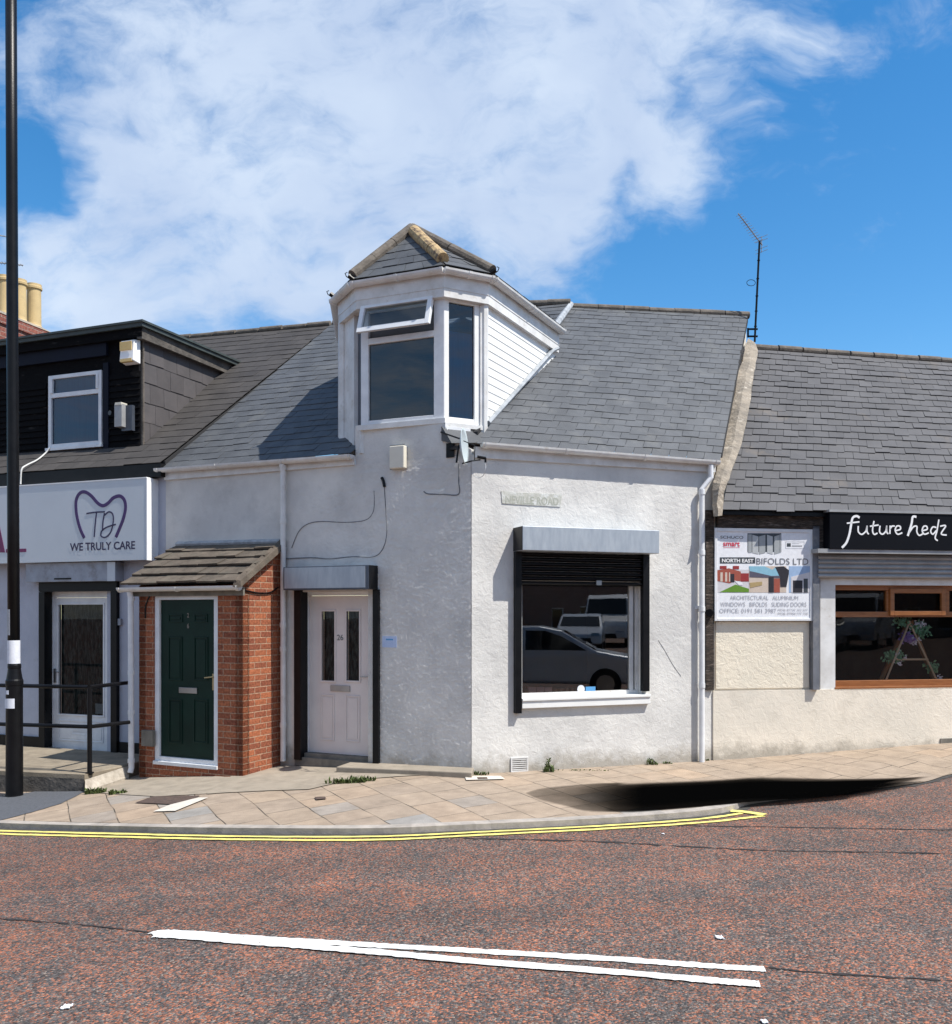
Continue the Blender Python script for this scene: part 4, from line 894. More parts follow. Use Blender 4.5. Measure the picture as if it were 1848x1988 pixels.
# closed box behind (keeps the inside dark)
mb=MB(); c=[Tp,Up,Vp,Wp]; mb.add([(p.x,p.y+.2,zs0) for p in c]+[(Kp.x-.2,Kp.y,zs0),(Sp.x+.3,Sp.y,zs0)],[(0,1,2,3,4,5)]); mb.build('dormer_floor',M['room'],DM)
def offpoly(P,d):
    out=[]
    for i,p in enumerate(P):
        ns=[]
        if i>0: t=(p-P[i-1]).normalized(); ns.append(Vector((t.y,-t.x,0)))
        if i<len(P)-1: t=(P[i+1]-p).normalized(); ns.append(Vector((t.y,-t.x,0)))
        if len(ns)==1: out.append(p+ns[0]*d)
        else:
            b=(ns[0]+ns[1]).normalized(); out.append(p+b*d/b.dot(ns[0]))
    return out
pi,pf,pg,pe=offpoly(poly,-.05),offpoly(poly,.07),offpoly(poly,.125),offpoly(poly,.15)
mb=MB()
for i in range(5):
    a,b,c,d=pf[i],pf[i+1],pi[i+1],pi[i]
    mb.hexa([(a.x,a.y,zF0),(b.x,b.y,zF0),(c.x,c.y,zF0),(d.x,d.y,zF0),(a.x,a.y,zF1),(b.x,b.y,zF1),(c.x,c.y,zF1),(d.x,d.y,zF1)])
    p2=offpoly(poly,.076)
    a2,b2=p2[i],p2[i+1]; mb.hexa([(a2.x,a2.y,zF0+.10),(b2.x,b2.y,zF0+.10),(b.x,b.y,zF0+.10),(a.x,a.y,zF0+.10),(a2.x,a2.y,zF1),(b2.x,b2.y,zF1),(b.x,b.y,zF1),(a.x,a.y,zF1)])
mb.build('fascia',M['upvc_dirty'],DM)
mb=MB()
for i in range(5):
    t=(pg[i+1]-pg[i]).normalized(); gutter(mb,(pg[i].x,pg[i].y,5.735),(pg[i+1].x,pg[i+1].y,5.735),r=.058,out=(t.y,-t.x))
mb.build('gutter',M['upvc_dirty'],DM)
pk=Vector((-.796,11.55,6.555)); zr=5.76; bk=Vector((-.2,14.9,6.555))
E=[Vector((p.x,p.y,zr)) for p in pe]
mb=MB(); mb.add([tuple(E[2]),tuple(E[3]),tuple(pk),tuple(E[4]),tuple(E[5]),tuple(bk),tuple(E[1]),tuple(E[0])],[(0,1,2),(1,3,2),(3,4,5,2),(6,0,2),(7,6,2,5)]); mb.build('roof_deck',M['roofdeck'],DM)
mb=MB(); allb=MB()
for q,sd in (((E[2],E[3],pk,pk),1),((E[3],E[4],pk,pk),2),((E[4],E[5],bk,pk),3),((E[1],E[2],pk,pk),4)):
    m_=slates([tuple(x) for x in q],.21,.26,seed=sd,rnd=.2,lift=.013); allb.add(m_.v,m_.f)
allb.build('roof',M['slate'],DM)
mb=MB(); ridge_tiles(mb,E[2]+Vector((.02,.02,.06)),pk+Vector((0,0,.03)),.07,.38); mb.build('hip_tiles',M['ridge'],DM)
mb=MB(); ridge_tiles(mb,E[4]+Vector((-.02,.03,.05)),pk+Vector((0,0,.03)),.07,.38); mb.build('hip_tiles',M['ridge'],DM)
mb=MB(); ridge_tiles(mb,pk+Vector((0,.05,.0)),bk,.06,.4); mb.build('ridge_tiles',M['ridge'],DM)
mb=MB(); a=pk+Vector((0,-.02,.02)); b=E[3]+Vector((0,.02,.06)); ridge_tiles(mb,a.lerp(b,.08),a.lerp(b,.95),.075,.33); mb.build('hip_tiles',M['ridge_yellow'],DM)
for p,s in ((E[2],-1),(E[4],1),(E[1],-1)):   # iron hip hooks curling up at the eaves
    mb=MB(); mb.tube([p+Vector((-s*.05,0,0)),p+Vector((s*.02,-.01,.05))],.03,6)
    mb.tube([p+Vector((0,0,.02)),p+Vector((s*.045,-.02,.035)),p+Vector((s*.06,-.03,.07)),p+Vector((s*.035,-.02,.085))],.006,6)
    mb.build('hip_hook',M['blackpaint'],DM)
# flashing where the cheek meets the slates
def roofz(x,y):
    # height of the right roof plane above plan point
    d=-(WR.n[0]*(x-WR.o[0])+WR.n[1]*(y-WR.o[1])); return 3.72+d*.97
mb=MB(); pts=[]
for i in range(12):
    p=Wp.lerp(Kp,i/11)+Vector((.05,-.02,0)); pts.append((p.x,p.y,min(roofz(p.x,p.y)+.03,5.5)))
mb.tube(pts,.03,6); mb.build('cheek_flashing',M['lead'],DM)
# ================================================================ helpers for sign work
def projd(pl, xw, xf):
    """how far an edge seen at xf stands out from the wall seen at xw"""
    u=pl.u(xw,0); lo,hi=0,.6
    s0=pl.u(xf,lo)-u
    for _ in range(40):
        m_=(lo+hi)/2
        if (pl.u(xf,m_)-u)*s0>0: lo=m_
        else: hi=m_
    return lo
def K(c, ox, oy, s): return [(ox+s*a, oy+s*b) for a,b in c]
# ================================================================ LEFT: dental shop with the black dormer
DS = empty('dental_shop',(-6.5,13.2,-.3),'dark terraced shop with a black flat-roofed dormer above a white sign','shop building')
UE=-8.5
hx0,hx1=LB.u(86,-.08),LB.u(216,-.08); hz1=LB.z(150,1146,-.08); pf_z=-.12
wallgrid(LB,UE,.0,-.7,3.7,[(hx0,hx1,-.9,hz1),(-8.2,-6.0,.5,2.3)]).build('wall',M['wall_lilac'],DS)
mb=MB(); pz1=LB.z(240,1441,.02); mb.box(LB,UE,LB.u(75,.03),.0005,.03,-.7,pz1); mb.build('plinth',M['blackpaint'],DS)
mb=MB(); mb.box(LB,LB.u(226,.03),-.02,.0005,.03,-.7,pz1); mb.build('plinth',M['blackpaint'],DS)
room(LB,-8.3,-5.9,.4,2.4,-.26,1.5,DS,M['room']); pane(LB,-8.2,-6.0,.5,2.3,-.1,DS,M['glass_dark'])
# black fascia under the eave, roof strip
mb=MB(); mb.box(LB,UE,.02,.0005,.13,LB.z(150,936,.1),3.80); mb.build('fascia',M['blackpaint'],DS)
Le0=Vector(LB.w(UE,.15,3.84)); Le1=Vector(LB.w(.0,.12,3.80)); Er0=E_r+Vector((-6.9,1.92,0))
QD=[tuple(Le0),tuple(Le1),tuple(E_r+Vector((-.02,0,-.02))),tuple(Er0)]
deck(QD,DS); slates(QD,.19,.30,seed=12,rnd=.4,lift=.012).build('roof',M['slate_brown'],DS)
mb=MB(); ridge_tiles(mb,E_r+Vector((-.02,0,0)),Er0,.05,.45); mb.build('ridge_tiles',M['ridge'],DS)
# dormer
vd=-.32; ud=LB.u(275,vd); zt=LB.z(275,640,vd); zbm=3.95
o_=LB.w(ud,vd,0); CK=Pl(o_[0],o_[1],70)
wx0,wx1=LB.u(96.5,vd),LB.u(199.5,vd); wz0_=LB.z(148,867,vd); wz1_=LB.z(148,725,vd)
dg_=wallgrid(LB,UE,ud,zbm,zt,[(wx0,wx1,wz0_,wz1_)],vd-.12,vd)
DD=dg_.build('dormer',M['blackboard'],DS)
# overlapping boards either side of the window
for n_,(a,b,c,d) in enumerate(((-8.4,wx0-.06,zbm+.1,wz1_-.15),(LB.u(213,vd),ud-.02,zbm+.12,LB.z(240,735,vd)))):
    mb=MB(); z=c; R_=random.Random(n_)
    while z<d:
        w=LB.w; mb.hexa([w(a,vd+.022,z),w(b,vd+.022,z),w(b,vd,z),w(a,vd,z),w(a,vd+.006,z+.085),w(b,vd+.006,z+.085),w(b,vd,z+.085),w(a,vd,z+.085)]); z+=.088
    mb.build('weatherboards',M['blackboard'],DD)
mb=MB(); mb.box(LB,UE,LB.u(205,vd+.06),vd,vd+.05,LB.z(100,705,vd),LB.z(100,668,vd)); mb.build('navy_board',M['navy'],DD)
mb=MB(); mb.box(LB,LB.u(203,vd),LB.u(213,vd),vd,vd+.03,zbm+.05,LB.z(208,705,vd)-.001); mb.build('trim_board',M['navy'],DD)
cl=3.0
mb=MB(); mb.box(CK,0,cl,-.05,0,3.7,zt); mb.build('cheek_wall',M['roofdeck'],DD)
ct=zt-.16
slates([CK.w(.0,.0,ct-1.70),CK.w(cl,.0,ct-1.70),CK.w(cl,.0,ct),CK.w(.0,.0,ct)],.305,.30,seed=8,rnd=.05,lift=.012,thick=.006,slip=0,nout=Vector((CK.n[0],CK.n[1],0))).build('hung_tiles',M['hung'],DD)
mb=MB(); mb.box(CK,-.0,.02,.0,.03,zbm,ct); mb.build('corner_trim',M['ridge'],DD)
mb=MB(); mb.box(CK,-.10,cl,.0,.09,ct-.0,zt); mb.build('cheek_fascia',M['rampface'],DD)
mb=MB(); mb.box(LB,UE,ud+.09,vd+.0005,vd+.10,zt-.13,zt); mb.build('front_fascia',M['blackboard'],DD)
mb=MB(); mb.box(LB,UE,ud+.13,vd-cl,vd+.14,zt+.0,zt+.055); mb.box(LB,UE,ud+.15,vd-cl,vd+.16,zt+.0552,zt+.085); mb.build('flat_roof',M['feltedge'],DD)
mb=MB(); p=Vector(CK.w(cl-.35,.06,zt-.08)); mb.tube([p,p+Vector((.05,-.1,-.1)),p+Vector((.16,-.12,-.05))],.035,6); mb.build('flashing',M['lead'],DD)
mb=MB(); mb.frame(LB,wx0,wx1,wz0_,wz1_,.055,vd-.05,vd+.03); tz=LB.z(148,763,vd); mb.box(LB,wx0+.055,wx1-.055,vd-.05,vd+.03,tz-.045,tz+.02); mb.box(LB,wx0+.05,wx0+.09,vd-.03,vd+.045,tz+.02,wz1_-.05);mb.box(LB,wx1-.09,wx1-.05,vd-.03,vd+.045,tz+.02,wz1_-.05)
wfr=mb.build('window_frame',M['upvc'],DD,bevel=.004)
pane(LB,wx0+.055,wx1-.055,wz0_+.055,tz-.045,vd,DD,M['glass_dorm']); pane(LB,wx0+.09,wx1-.09,tz+.02,wz1_-.055,vd+.01,DD,M['glass_dorm'])
mb=MB(); mb.box(LB,wx0+.03,wx1-.03,vd-.045,vd-.035,wz0_+.03,wz1_-.03); mb.build('blind',M['sky_reflection'],DD)  # blue here paints the sky mirrored in the dormer glass
mb=MB(); mb.box(LB,wx0-.03,wx1+.03,vd,vd+.06,wz0_-.04,wz0_-.001); mb.build('window_sill',M['upvc'],DD)
mb=MB(); P=[LB.P(97,869,vd+.06),LB.P(88,880,vd+.1),LB.P(72,893,vd+.25),LB.P(52,903,vd+.42),LB.P(42,912,vd+.5),LB.P(40,940,vd+.5)]; mb.tube([tuple(x) for x in catm(P,5)],.011,6); mb.build('white_cable',M['cable_w'],DS)
# floodlight-like unit and the cream siren
fu=empty('wall_unit',LB.P(236,838,vd+.1),'small grey box unit on the black boards below the cream siren','wall unit')
mb=MB(); mb.bx(LB,222,784,236,828,vd+.02,vd+.16); mb.build('front_panel',M['steel_grey'],fu); mb=MB(); mb.bx(LB,236,787,256,836,vd+.02,vd+.08); mb.build('body',M['steel_dark'],fu)
mb=MB(); mb.bx(LB,223,781,235,786,vd+.05,vd+.17); mb.build('cap',M['alarm'],fu)
mb=MB(); mb.prism(LB,[(LB.uz(229,806,vd)[0]+.03*math.cos(k*.785),LB.uz(229,806,vd)[1]+.035*math.sin(k*.785)) for k in range(8)],vd+.16,vd+.165); mb.build('round_emblem',M['f_dark'],fu)
al=empty('alarm_siren',LB.P(250,700,vd+.12),'boxy cream and yellowed siren at the top corner of the black dormer','alarm box')
a0=(LB.u(234,.0),LB.u(264,.0)); 
mb=MB(); u0,u1,z0,z1=LB.u(235,vd+.16),LB.u(258,vd+.16),LB.z(246,700,vd+.16),LB.z(246,660,vd+.16)
mb.hexa([LB.w(u0-.03,vd+.16,z0),LB.w(u1,vd+.16,z0),LB.w(u1+.02,vd+.03,z0-.03),LB.w(u0-.03,vd+.03,z0-.03),LB.w(u0-.02,vd+.14,z1),LB.w(u1,vd+.14,z1),LB.w(u1+.02,vd+.03,z1+.02),LB.w(u0-.02,vd+.03,z1+.02)]); mb.build('cover',M['signedge'],al,bevel=.008)
mb=MB(); mb.box(LB,u0-.02,u1-.02,vd+.158,vd+.168,z0+(z1-z0)*.5,z1-.02); mb.build('yellow_lens',M['alarm_y'],al,bevel=.004)
mb=MB(); mb.box(LB,u0-.015,u1-.025,vd+.10,vd+.164,z0-.012,z0+.03); mb.build('amber_strobe',M['alarm_y'],al)
# shop door
V=-.09
dz0_=LB.z(150,1457,V)
mb=MB(); mb.box(LB,hx0,LB.u(103,V),V-.07,V,dz0_,hz1); mb.box(LB,LB.u(207.5,V),hx1,V-.07,V,dz0_,hz1); mb.box(LB,LB.u(103,V),LB.u(207.5,V),V-.07,V,LB.z(150,1160,V),hz1); mb.build('door_frame',M['upvc'],DS,bevel=.003)
mb=MB(); mb.box(LB,hx0,hx1,-.25,.03,pf_z-.3,dz0_-.001); mb.build('door_step',M['sill'],DS)
d2=door(LB,LB.u(103,V)+.003,LB.u(207.5,V)-.003,dz0_+.002,LB.z(150,1160,V)-.003,V-.015,M['upvc'],DS,[(114,1399,201,1440),(139,1415,175,1427)],[(114,1173.5,201,1387.5)],M['glass_dark'])
mb=MB(); mb.bx(LB,104,1298,108,1325,V-.015,V); a=LB.P(106,1303,V+.03); b=LB.P(114,1305,V+.03); mb.tube([LB.P(106,1303,V-.01),a,b],.009,8); mb.build('handle',M['chrome'],d2)
mb=MB(); mb.bx(LB,185,1366,199,1386,V-.05,V-.04); mb.build('notice',M['stickerg'],d2)
bp=.16; mb=MB(); mb.bx(LB,50,1092,224,1129,.0005,bp); sb=mb.build('shutter_box',M['greybox'],DS,bevel=.004)
mb=MB(); mb.bx(LB,208,1091,223,1128,bp,bp+.012); mb.build('end_strip',M['signwhite'],sb)
mb=MB(); mb.bx(LB,105,1122,138,1125,bp,bp+.004); mb.build('slot',M['blackpaint'],sb)
mb=MB(); mb.bx(LB,75,1129.5,226,1148,-.06,.06); mb.build('shutter_housing',M['blackpaint'],DS)
for xa,xb in ((75,86),(214.5,226)):
    mb=MB(); mb.box(LB,LB.u(xa,.06),LB.u(xb,.06),-.08,.06,pf_z,LB.z(150,1148.5,.06)); mb.build('shutter_guide',M['blackpaint'],DS)
mb=MB(); mb.bx(LB,221,1201,234,1214,.001,.04); mb.build('door_entry_unit',M['greybox'],DS,bevel=.004)
# the sign
sp_=projd(LB,297.5,284.5); sp_=.22
SG=empty('shop_sign',LB.P(150,1090,.0),'long white shop sign with a purple tooth outline and the words WE TRULY CARE','sign')
su1=LB.u(284.5,sp_); sz1=LB.z(200,933.5,sp_); sz0=LB.z(150,1090,sp_)
mb=MB(); mb.box(LB,UE,su1-.002,.14,sp_,sz0,sz1); mb.build('panel',M['signwhite'],SG)
mb=MB(); mb.box(LB,su1-.002,su1+.01,.0,sp_+.004,sz0-.006,sz1+.006); mb.box(LB,UE,su1-.002,.1,sp_+.006,sz1,sz1+.014); mb.build('edge_trim',M['signedge'],SG)
c2=lambda l:K(l,0,905.5,.25)
strokes(LB,[c2([(655,555),(625,490),(600,400),(590,320),(595,250),(625,205),(665,200),(710,230),(760,285),(800,305),(840,285),(880,245),(930,230),(965,260),(975,320),(960,400),(930,480),(900,550)])],6.6,sp_,M['purple'],SG,'tooth_outline',sub=8)
strokes(LB,[c2([(672,366),(740,356),(815,352)]),c2([(750,358),(742,430),(732,548)]),c2([(812,362),(800,430),(797,500)]),c2([(812,380),(845,353),(875,370),(880,430),(860,510),(820,550),(786,540),(792,500),(835,470),(900,450)])],2.8,sp_,M['indigo'],SG,'monogram')
text(LB,'WE TRULY CARE',136,1054.5,262.5,1070,sp_,M['indigo'],SG,'slogan',bold=.02)
mb=MB(); mb.prism(LB,[LB.uz(x,y,sp_) for x,y in ((-22,1072.5),(-8,1015),(-2,1015),(10,1072.5),(0,1072.5),(-4,1052),(-12,1052),(-14,1072.5))],sp_,sp_+.004); mb.build('letter_a',M['magenta'],SG)
mb=MB(); mb.prism(LB,[LB.uz(x,y,sp_) for x,y in ((12,1073),(12,1066),(51,1065),(51,1071.5))],sp_,sp_+.004); mb.build('letter_foot',M['magenta'],SG)
# ================================================================ chimney beyond
c0=Vector(at(-12,596,14.9)); c1=Vector(at(104,640,16.15)); cz=c0.z
CS=empty('chimney_stack',(c0.x,c0.y,4.2),'old red brick chimney stack with buff pots, beyond the black dormer','chimney')
ca=math.atan2(c1.y-c0.y,c1.x-c0.x); CP=Pl(c0.x,c0.y,math.degrees(ca)); cl_=(Vector((c1.x,c1.y))-Vector((c0.x,c0.y))).length
mb=MB(); mb.box(CP,-.4,cl_,-.55,0,4.2,cz-.06); mb.box(CP,-.43,cl_+.03,-.58,.03,cz-.22,cz-.08); mb.build('stack',M['brick_dark'],CS)
mb=MB(); w=CP.w; mb.hexa([w(-.42,.02,cz-.059),w(cl_+.02,.02,cz-.059),w(cl_+.02,-.57,cz-.059),w(-.42,-.57,cz-.059),w(-.3,-.12,cz+.04),w(cl_-.18,-.12,cz+.03),w(cl_-.18,-.42,cz+.03),w(-.3,-.42,cz+.04)]); mb.build('mortar_cap',M['mortar'],CS)
for k,(px_,pt_,hh) in enumerate(((10,537,.53),(37,544,.50),(66,553,.47))):
    u_=CP.u(px_,-.27); x_,y_,_=CP.w(u_,-.27,0); zt_=H+(HY-pt_)/F*y_; zb_=cz+.0; h_=zt_-zb_; r_=.118
    mb=MB(); mb.lathe((x_,y_,zb_),[(r_*1.15,0),(r_*1.15,.04),(r_*1.04,.06),(r_,.1),(r_*.96,h_-.09),(r_*1.12,h_-.085),(r_*1.14,h_-.05),(r_*1.05,h_-.04),(r_*1.05,h_),(r_*.8,h_),(r_*.8,h_-.2)],24); mb.build('chimney_pot',M['pot'],CS,smooth=False)
# ================================================================ PORCH
PO=empty('brick_porch',(-2.776,11.036,-.14),'small red brick porch with a green door and a mossy tiled lean-to roof','porch')
pu0=PF.u(270,0); pD=.74; pze=PF.z(400,1136,0); gz=-.35
gx0,gx1=PF.u(302,-.03),PF.u(426,-.03); gz0=PF.z(364,1488,-.03); gz1=PF.z(364,1155.5,-.03)
wallgrid(PF,pu0,0,gz,pze,[(gx0,gx1,gz0,gz1)],-.12,0).build('wall',M['brick'],PO)
pzw=WL.z(540,1056,.02)
mb=MB(); mb.prism(PS,[(0.0,gz),(pD,gz),(pD,pzw-.02),(0.0,pze+.02)],-.11,0); mb.build('side_wall',M['brick'],PO)
pl_l=PF.w(pu0,0,0); PSl=Pl(pl_l[0],pl_l[1],64.6)
mb=MB(); mb.prism(PSl,[(0,gz),(pD,gz),(pD,pzw-.05),(0,pze)],-.0,.11); mb.build('side_wall',M['brick'],PO)
# roof: four courses of interlocking tiles
ov=.14; e0=Vector(PF.w(pu0-.16,ov,pze+.0)); e1=Vector(PF.w(.06,ov,pze+.0)); r1=Vector(PF.w(.06,-pD+.02,pzw)); r0=Vector(PF.w(pu0-.05,-pD+.02,pzw+.02))
slates([e0,e1,r1,r0],.19,.33,seed=21,rnd=.02,thick=.026,lift=.050,slip=0).build('roof',M['porch_tile'],PO)
deck([tuple(e0+Vector((0,0,.0))),tuple(e1),tuple(r1),tuple(r0)],PO,drop=.02,thick=.03)
mb=MB(); w=PS.w
q=[(e1,.02),(r1,.02)]; mb.hexa([tuple(e1+Vector((-.07,-.02,-.035))),tuple(e1+Vector((.03,-.02,-.035))),tuple(r1+Vector((.03,0,-.035))),tuple(r1+Vector((-.07,0,-.035))),tuple(e1+Vector((-.05,-.01,.055))),tuple(e1+Vector((.02,-.01,.04))),tuple(r1+Vector((.02,0,.04))),tuple(r1+Vector((-.05,0,.055)))]); mb.build('verge',M['porch_tile'],PO)
mb=MB(); mb.tube([r0+Vector((0,-.0,.03)),r1+Vector((0,-.0,.03))],.035,8); mb.build('top_flashing',M['lead'],PO)
mb=MB(); mb.box(PF,pu0-.1,.03,.0005,.03,pze-.13,pze-.03); mb.build('fascia',M['sill'],PO)
mb=MB(); gutter(mb,PF.w(pu0-.22,.115,pze-.02),PF.w(.05,.115,pze-.015),r=.055,out=PF.n); mb.build('gutter',M['upvc_dirty'],PO)
mb=MB(); pu=PF.u(258.5,.05); zb_=PF.z(260,1500,.07); mb.tube([PF.w(pu,.11,pze-.07),PF.w(pu,.09,pze-.14),PF.w(pu,.08,zb_+.06),PF.w(pu,.10,zb_)],.036,12)
for z in (pze-.16,1.05,.55,zb_+.15): mb.tube([PF.w(pu,.082,z-.025),PF.w(pu,.082,z+.025)],.043,12)
mb.build('downpipe',M['upvc'],PO)
V=-.03
mb=MB(); t_=.075; mb.frame(PF,gx0,gx1,gz0,gz1,t_,V-.07,V+.015,tb=.10,tt=.055); mb.box(PF,gx0,gx1,V+.015,V+.05,gz0,gz0+.045); mb.build('door_frame',M['upvc'],PO,bevel=.004)
d3=door(PF,gx0+t_+.003,gx1-t_-.003,gz0+.103,gz1-.058,V-.015,M['greendoor'],PO,[(327,1192,355,1208),(377,1192,403,1208),(327,1236,354,1321),(377,1236,404,1321),(328,1357,354,1443),(376,1357,404,1443)],[],M['glass_dark'])
mb=MB(); mb.bx(PF,347,1335,382,1346,V-.015,V); mb.build('letterbox',M['chrome'],d3,bevel=.003)
mb=MB(); mb.bx(PF,412,1308,416.5,1340,V-.015,V-.003); a=PF.P(414,1314,V+.03); b=PF.P(397,1316,V+.03); mb.tube([PF.P(414,1314,V-.01),a,b],.008,8); mb.build('handle',M['brass'],d3)
text(PF,'2',363.5,1190,367.5,1199,V-.013,M['sill'],d3,'numeral',bold=.03); text(PF,'6',363.5,1210,367.5,1220,V-.013,M['sill'],d3,'numeral',bold=.03)
mb=MB(); mb.bx(PF,274,1418,296,1449,.001,.05); mb.build('meter_box',M['sill'],PO,bevel=.004)
mb=MB(); P=[PF.P(282,1200,.01),PF.P(283,1176,.012),PF.P(292,1156,.012),PF.P(310,1147,.012),PF.P(470,1143,.012)]; mb.tube([tuple(x) for x in catm(P,4)],.009,6); mb.build('black_cable',M['blackpaint'],PO)
mb=MB(); P=[PS.P(472,1145,.012),PS.P(500,1151,.014),PS.P(525,1150,.014),PS.P(540,1140,.014)]; mb.tube([tuple(x) for x in catm(P,4)],.010,6); mb.build('black_cable',M['blackpaint'],PO)
# ================================================================ RIGHT: salon building
SB=empty('hair_salon',(4.6,11.95,.0),'low cream rendered salon with a weathered slate roof and oak framed window','shop building')
SE=7.4; ze=WB.z(1392,988,.1)-.02; V=-.07
sx0=WB.u(1614,V); sx1=WB.u(2080,V); sz0_=WB.z(1700,1338.5,V); sz1_=WB.z(1650,1136,V)
wallgrid(WB,.0,SE,-.6,ze-.02,[(sx0,sx1,sz0_,sz1_)],-.28,0).build('wall',M['wall_cream'],SB)
pt_=WB.z(1500,1340,.03); wallgrid(WB,-.02,SE,-.6,pt_,[],.0005,.03).build('plinth',M['wall_cream'],SB)
mb=MB(); mb.bx(WB,1390,1207,1570,1336,.0005,.018); mb.build('wall_panel',M['wall_panel'],SB)
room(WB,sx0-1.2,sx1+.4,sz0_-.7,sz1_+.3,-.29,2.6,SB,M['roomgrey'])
mb=MB(); mb.box(WB,sx0-.3,sx1+.3,-.95,-.29,sz0_-.08,sz0_-.02); mb.build('display_shelf',M['ladder_dark'],SB)
mb=MB(); ff=MB(); zA=WB.z(1700,1146,V); zB=WB.z(1700,1187.5,V); zC=WB.z(1700,1198,V); zD=WB.z(1700,1320.5,V)
bx=WB.u(1621,V)
ff.box(WB,sx0,bx,V-.07,V,sz0_,sz1_); ff.box(WB,sx1-.04,sx1,V-.07,V,sz0_,sz1_); ff.box(WB,bx,sx1-.04,V-.07,V,zA,sz1_); ff.box(WB,bx,sx1-.04,V-.07,V,zC,zB); ff.box(WB,bx,sx1-.04,V-.07,V,sz0_,zD); ff.box(WB,sx0-.01,sx1+.01,V,V+.10,sz0_-.0,sz0_+.045)
ff.box(WB,WB.u(1721,V),WB.u(1730,V),V-.07,V,zB,zA); ff.box(WB,WB.u(1836,V),WB.u(1843,V),V-.07,V,zB,zA); ff.box(WB,WB.u(1950,V),WB.u(1958,V),V-.07,V,zB,zA)
sw=ff.build('window_frame',M['wood'],SB,bevel=.005)
mb=MB(); a=WB.u(1728.5,V+.03),WB.u(1836,V+.03); mb.frame(WB,a[0],a[1],WB.z(1780,1195,V+.03),WB.z(1780,1143,V+.03),.06,V-.01,V+.03); mb.build('opening_sash',M['wood'],sw,bevel=.005)
pane(WB,bx,sx1-.04,zD,zC,V-.035,sw,M['glass_salon']); pane(WB,bx,WB.u(1721,V),zB,zA,V-.035,sw,M['glass_salon']); pane(WB,a[0]+.05,a[1]-.05,zB,zA,V-.03,sw,M['glass_salon']); pane(WB,WB.u(1843,V),WB.u(1950,V),zB,zA,V-.035,sw,M['glass_salon'])
# eaves
mb=MB(); mb.box(WB,.02,SE,.0005,.09,WB.z(1500,1025,.06),ze-.05); mb.build('rotten_beam',M['rot'],SB)
mb=MB(); mb.box(WB,.0,SE,.02,.16,ze-.055,ze-.01); mb.build('eaves_board',M['blackpaint'],SB)
P1=Vector(at(1462,676,14.85)); P2=Vector(at(1848,703,15.7)); P3=P1.lerp(P2,1.75)
Q0=Vector(WB.w(.02,.19,ze)); Q1=Vector(WB.w(SE,.19,ze)); QS=[tuple(Q0),tuple(Q1),tuple(P3),tuple(P1)]
deck(QS,SB); slates(QS,.185,.25,seed=31,rnd=.8,slip=.07,lift=.019).build('roof',M['slate_right'],SB)
mb=MB(); ridge_tiles(mb,P1+Vector((0,0,.01)),P3+Vector((0,0,.01)),.06,.42); mb.build('ridge_tiles',M['ridge'],SB)
# raised mortar fillet against the taller neighbour
Lp=[(1385,1003),(1382,965),(1387,925),(1398,892),(1405,862),(1412,830),(1423,780),(1431,735),(1441,700),(1447,672),(1453,657)]; Rp=[(1401,1001),(1405,960),(1415,930),(1428,895),(1440,858),(1449,820),(1457,775),(1462,735),(1467,705),(1470,680),(1464,664)]
mb=MB(); n=len(Lp); R_=random.Random(5); L3_=[];R3_=[];f=[]
dep=[11.42,11.5,11.6,11.95,12.3,12.65,13.15,13.7,14.2,14.55,14.8]
Lc=catm([(a,b,d) for (a,b),d in zip(Lp,dep)],3); Rc=catm([(a,b,d) for (a,b),d in zip(Rp,dep)],3)
vs=[];n=len(Lc)
for l,r in zip(Lc,Rc):
    j=R_.uniform(-1.6,1.6); m_=((l.x+r.x)/2+j,(l.y+r.y)/2,(l.z+r.z)/2-.07)
    for q in ((l.x+R_.uniform(-1.5,1.5),l.y,l.z),m_,(r.x+R_.uniform(-1.5,1.5),r.y,r.z),(r.x,r.y,r.z+.15),(l.x,l.y,l.z+.15)): vs.append(at(*q))
for i in range(n-1):
    for k in range(5): a,b=i*5+k,i*5+(k+1)%5; f.append((a,b,b+5,a+5))
f+= [tuple(range(5))[::-1],tuple((n-1)*5+k for k in range(5))]
mb.add(vs,f); mb.build('mortar_fillet',M['mortar'],SB)
mb=MB(); mb.bx(WB,1371,990,1386,1340,-.02,.06); mb.build('corner_batten',M['rot'],SB)
mb=MB(); mb.tube([WB.P(1377,1190,.03),WB.P(1377,1190,.12)],.05,8); mb.build('pipe_clip',M['blackpaint'],SB)
# shopfront: post, shutter, white surround
mb=MB(); mb.bx(WB,1578.5,1022,1591,1339,.001,.09); mb.build('front_post',M['postgrey'],SB)
mb=MB(); mb.bx(WB,1591.5,1022,1609,1067,.001,.10); mb.build('side_panel',M['rot'],SB)
mb=MB(); mb.bx(WB,1588,1068.5,2150,1076.5,.001,.235); mb.build('shutter_rail',M['steel_grey'],SB)
mb=MB(); z0=WB.z(1700,1122,.14); z1=WB.z(1700,1077,.14); k=5; ua,ub_=WB.u(1592,.14),SE-.4
for i in range(k):
    a_=z0+(z1-z0)*i/k; b_=z0+(z1-z0)*(i+1)/k-.014; n=4
    pr=[(.095+.018*math.sin(math.pi*j/n),a_+(b_-a_)*j/n) for j in range(n+1)]
    vs=[WB.w(ua,v,z) for v,z in pr]+[WB.w(ub_,v,z) for v,z in pr]; mb.add(vs,[(j,n+1+j,n+2+j,j+1) for j in range(n)]+[(0,n,2*n+1,n+1),tuple(range(n+1)),tuple(range(n+1,2*n+2))])
mb.box(WB,ua,ub_,.001,.085,z0,z1-.001)
mb.build('shutter_box',M['steel_grey'],SB)
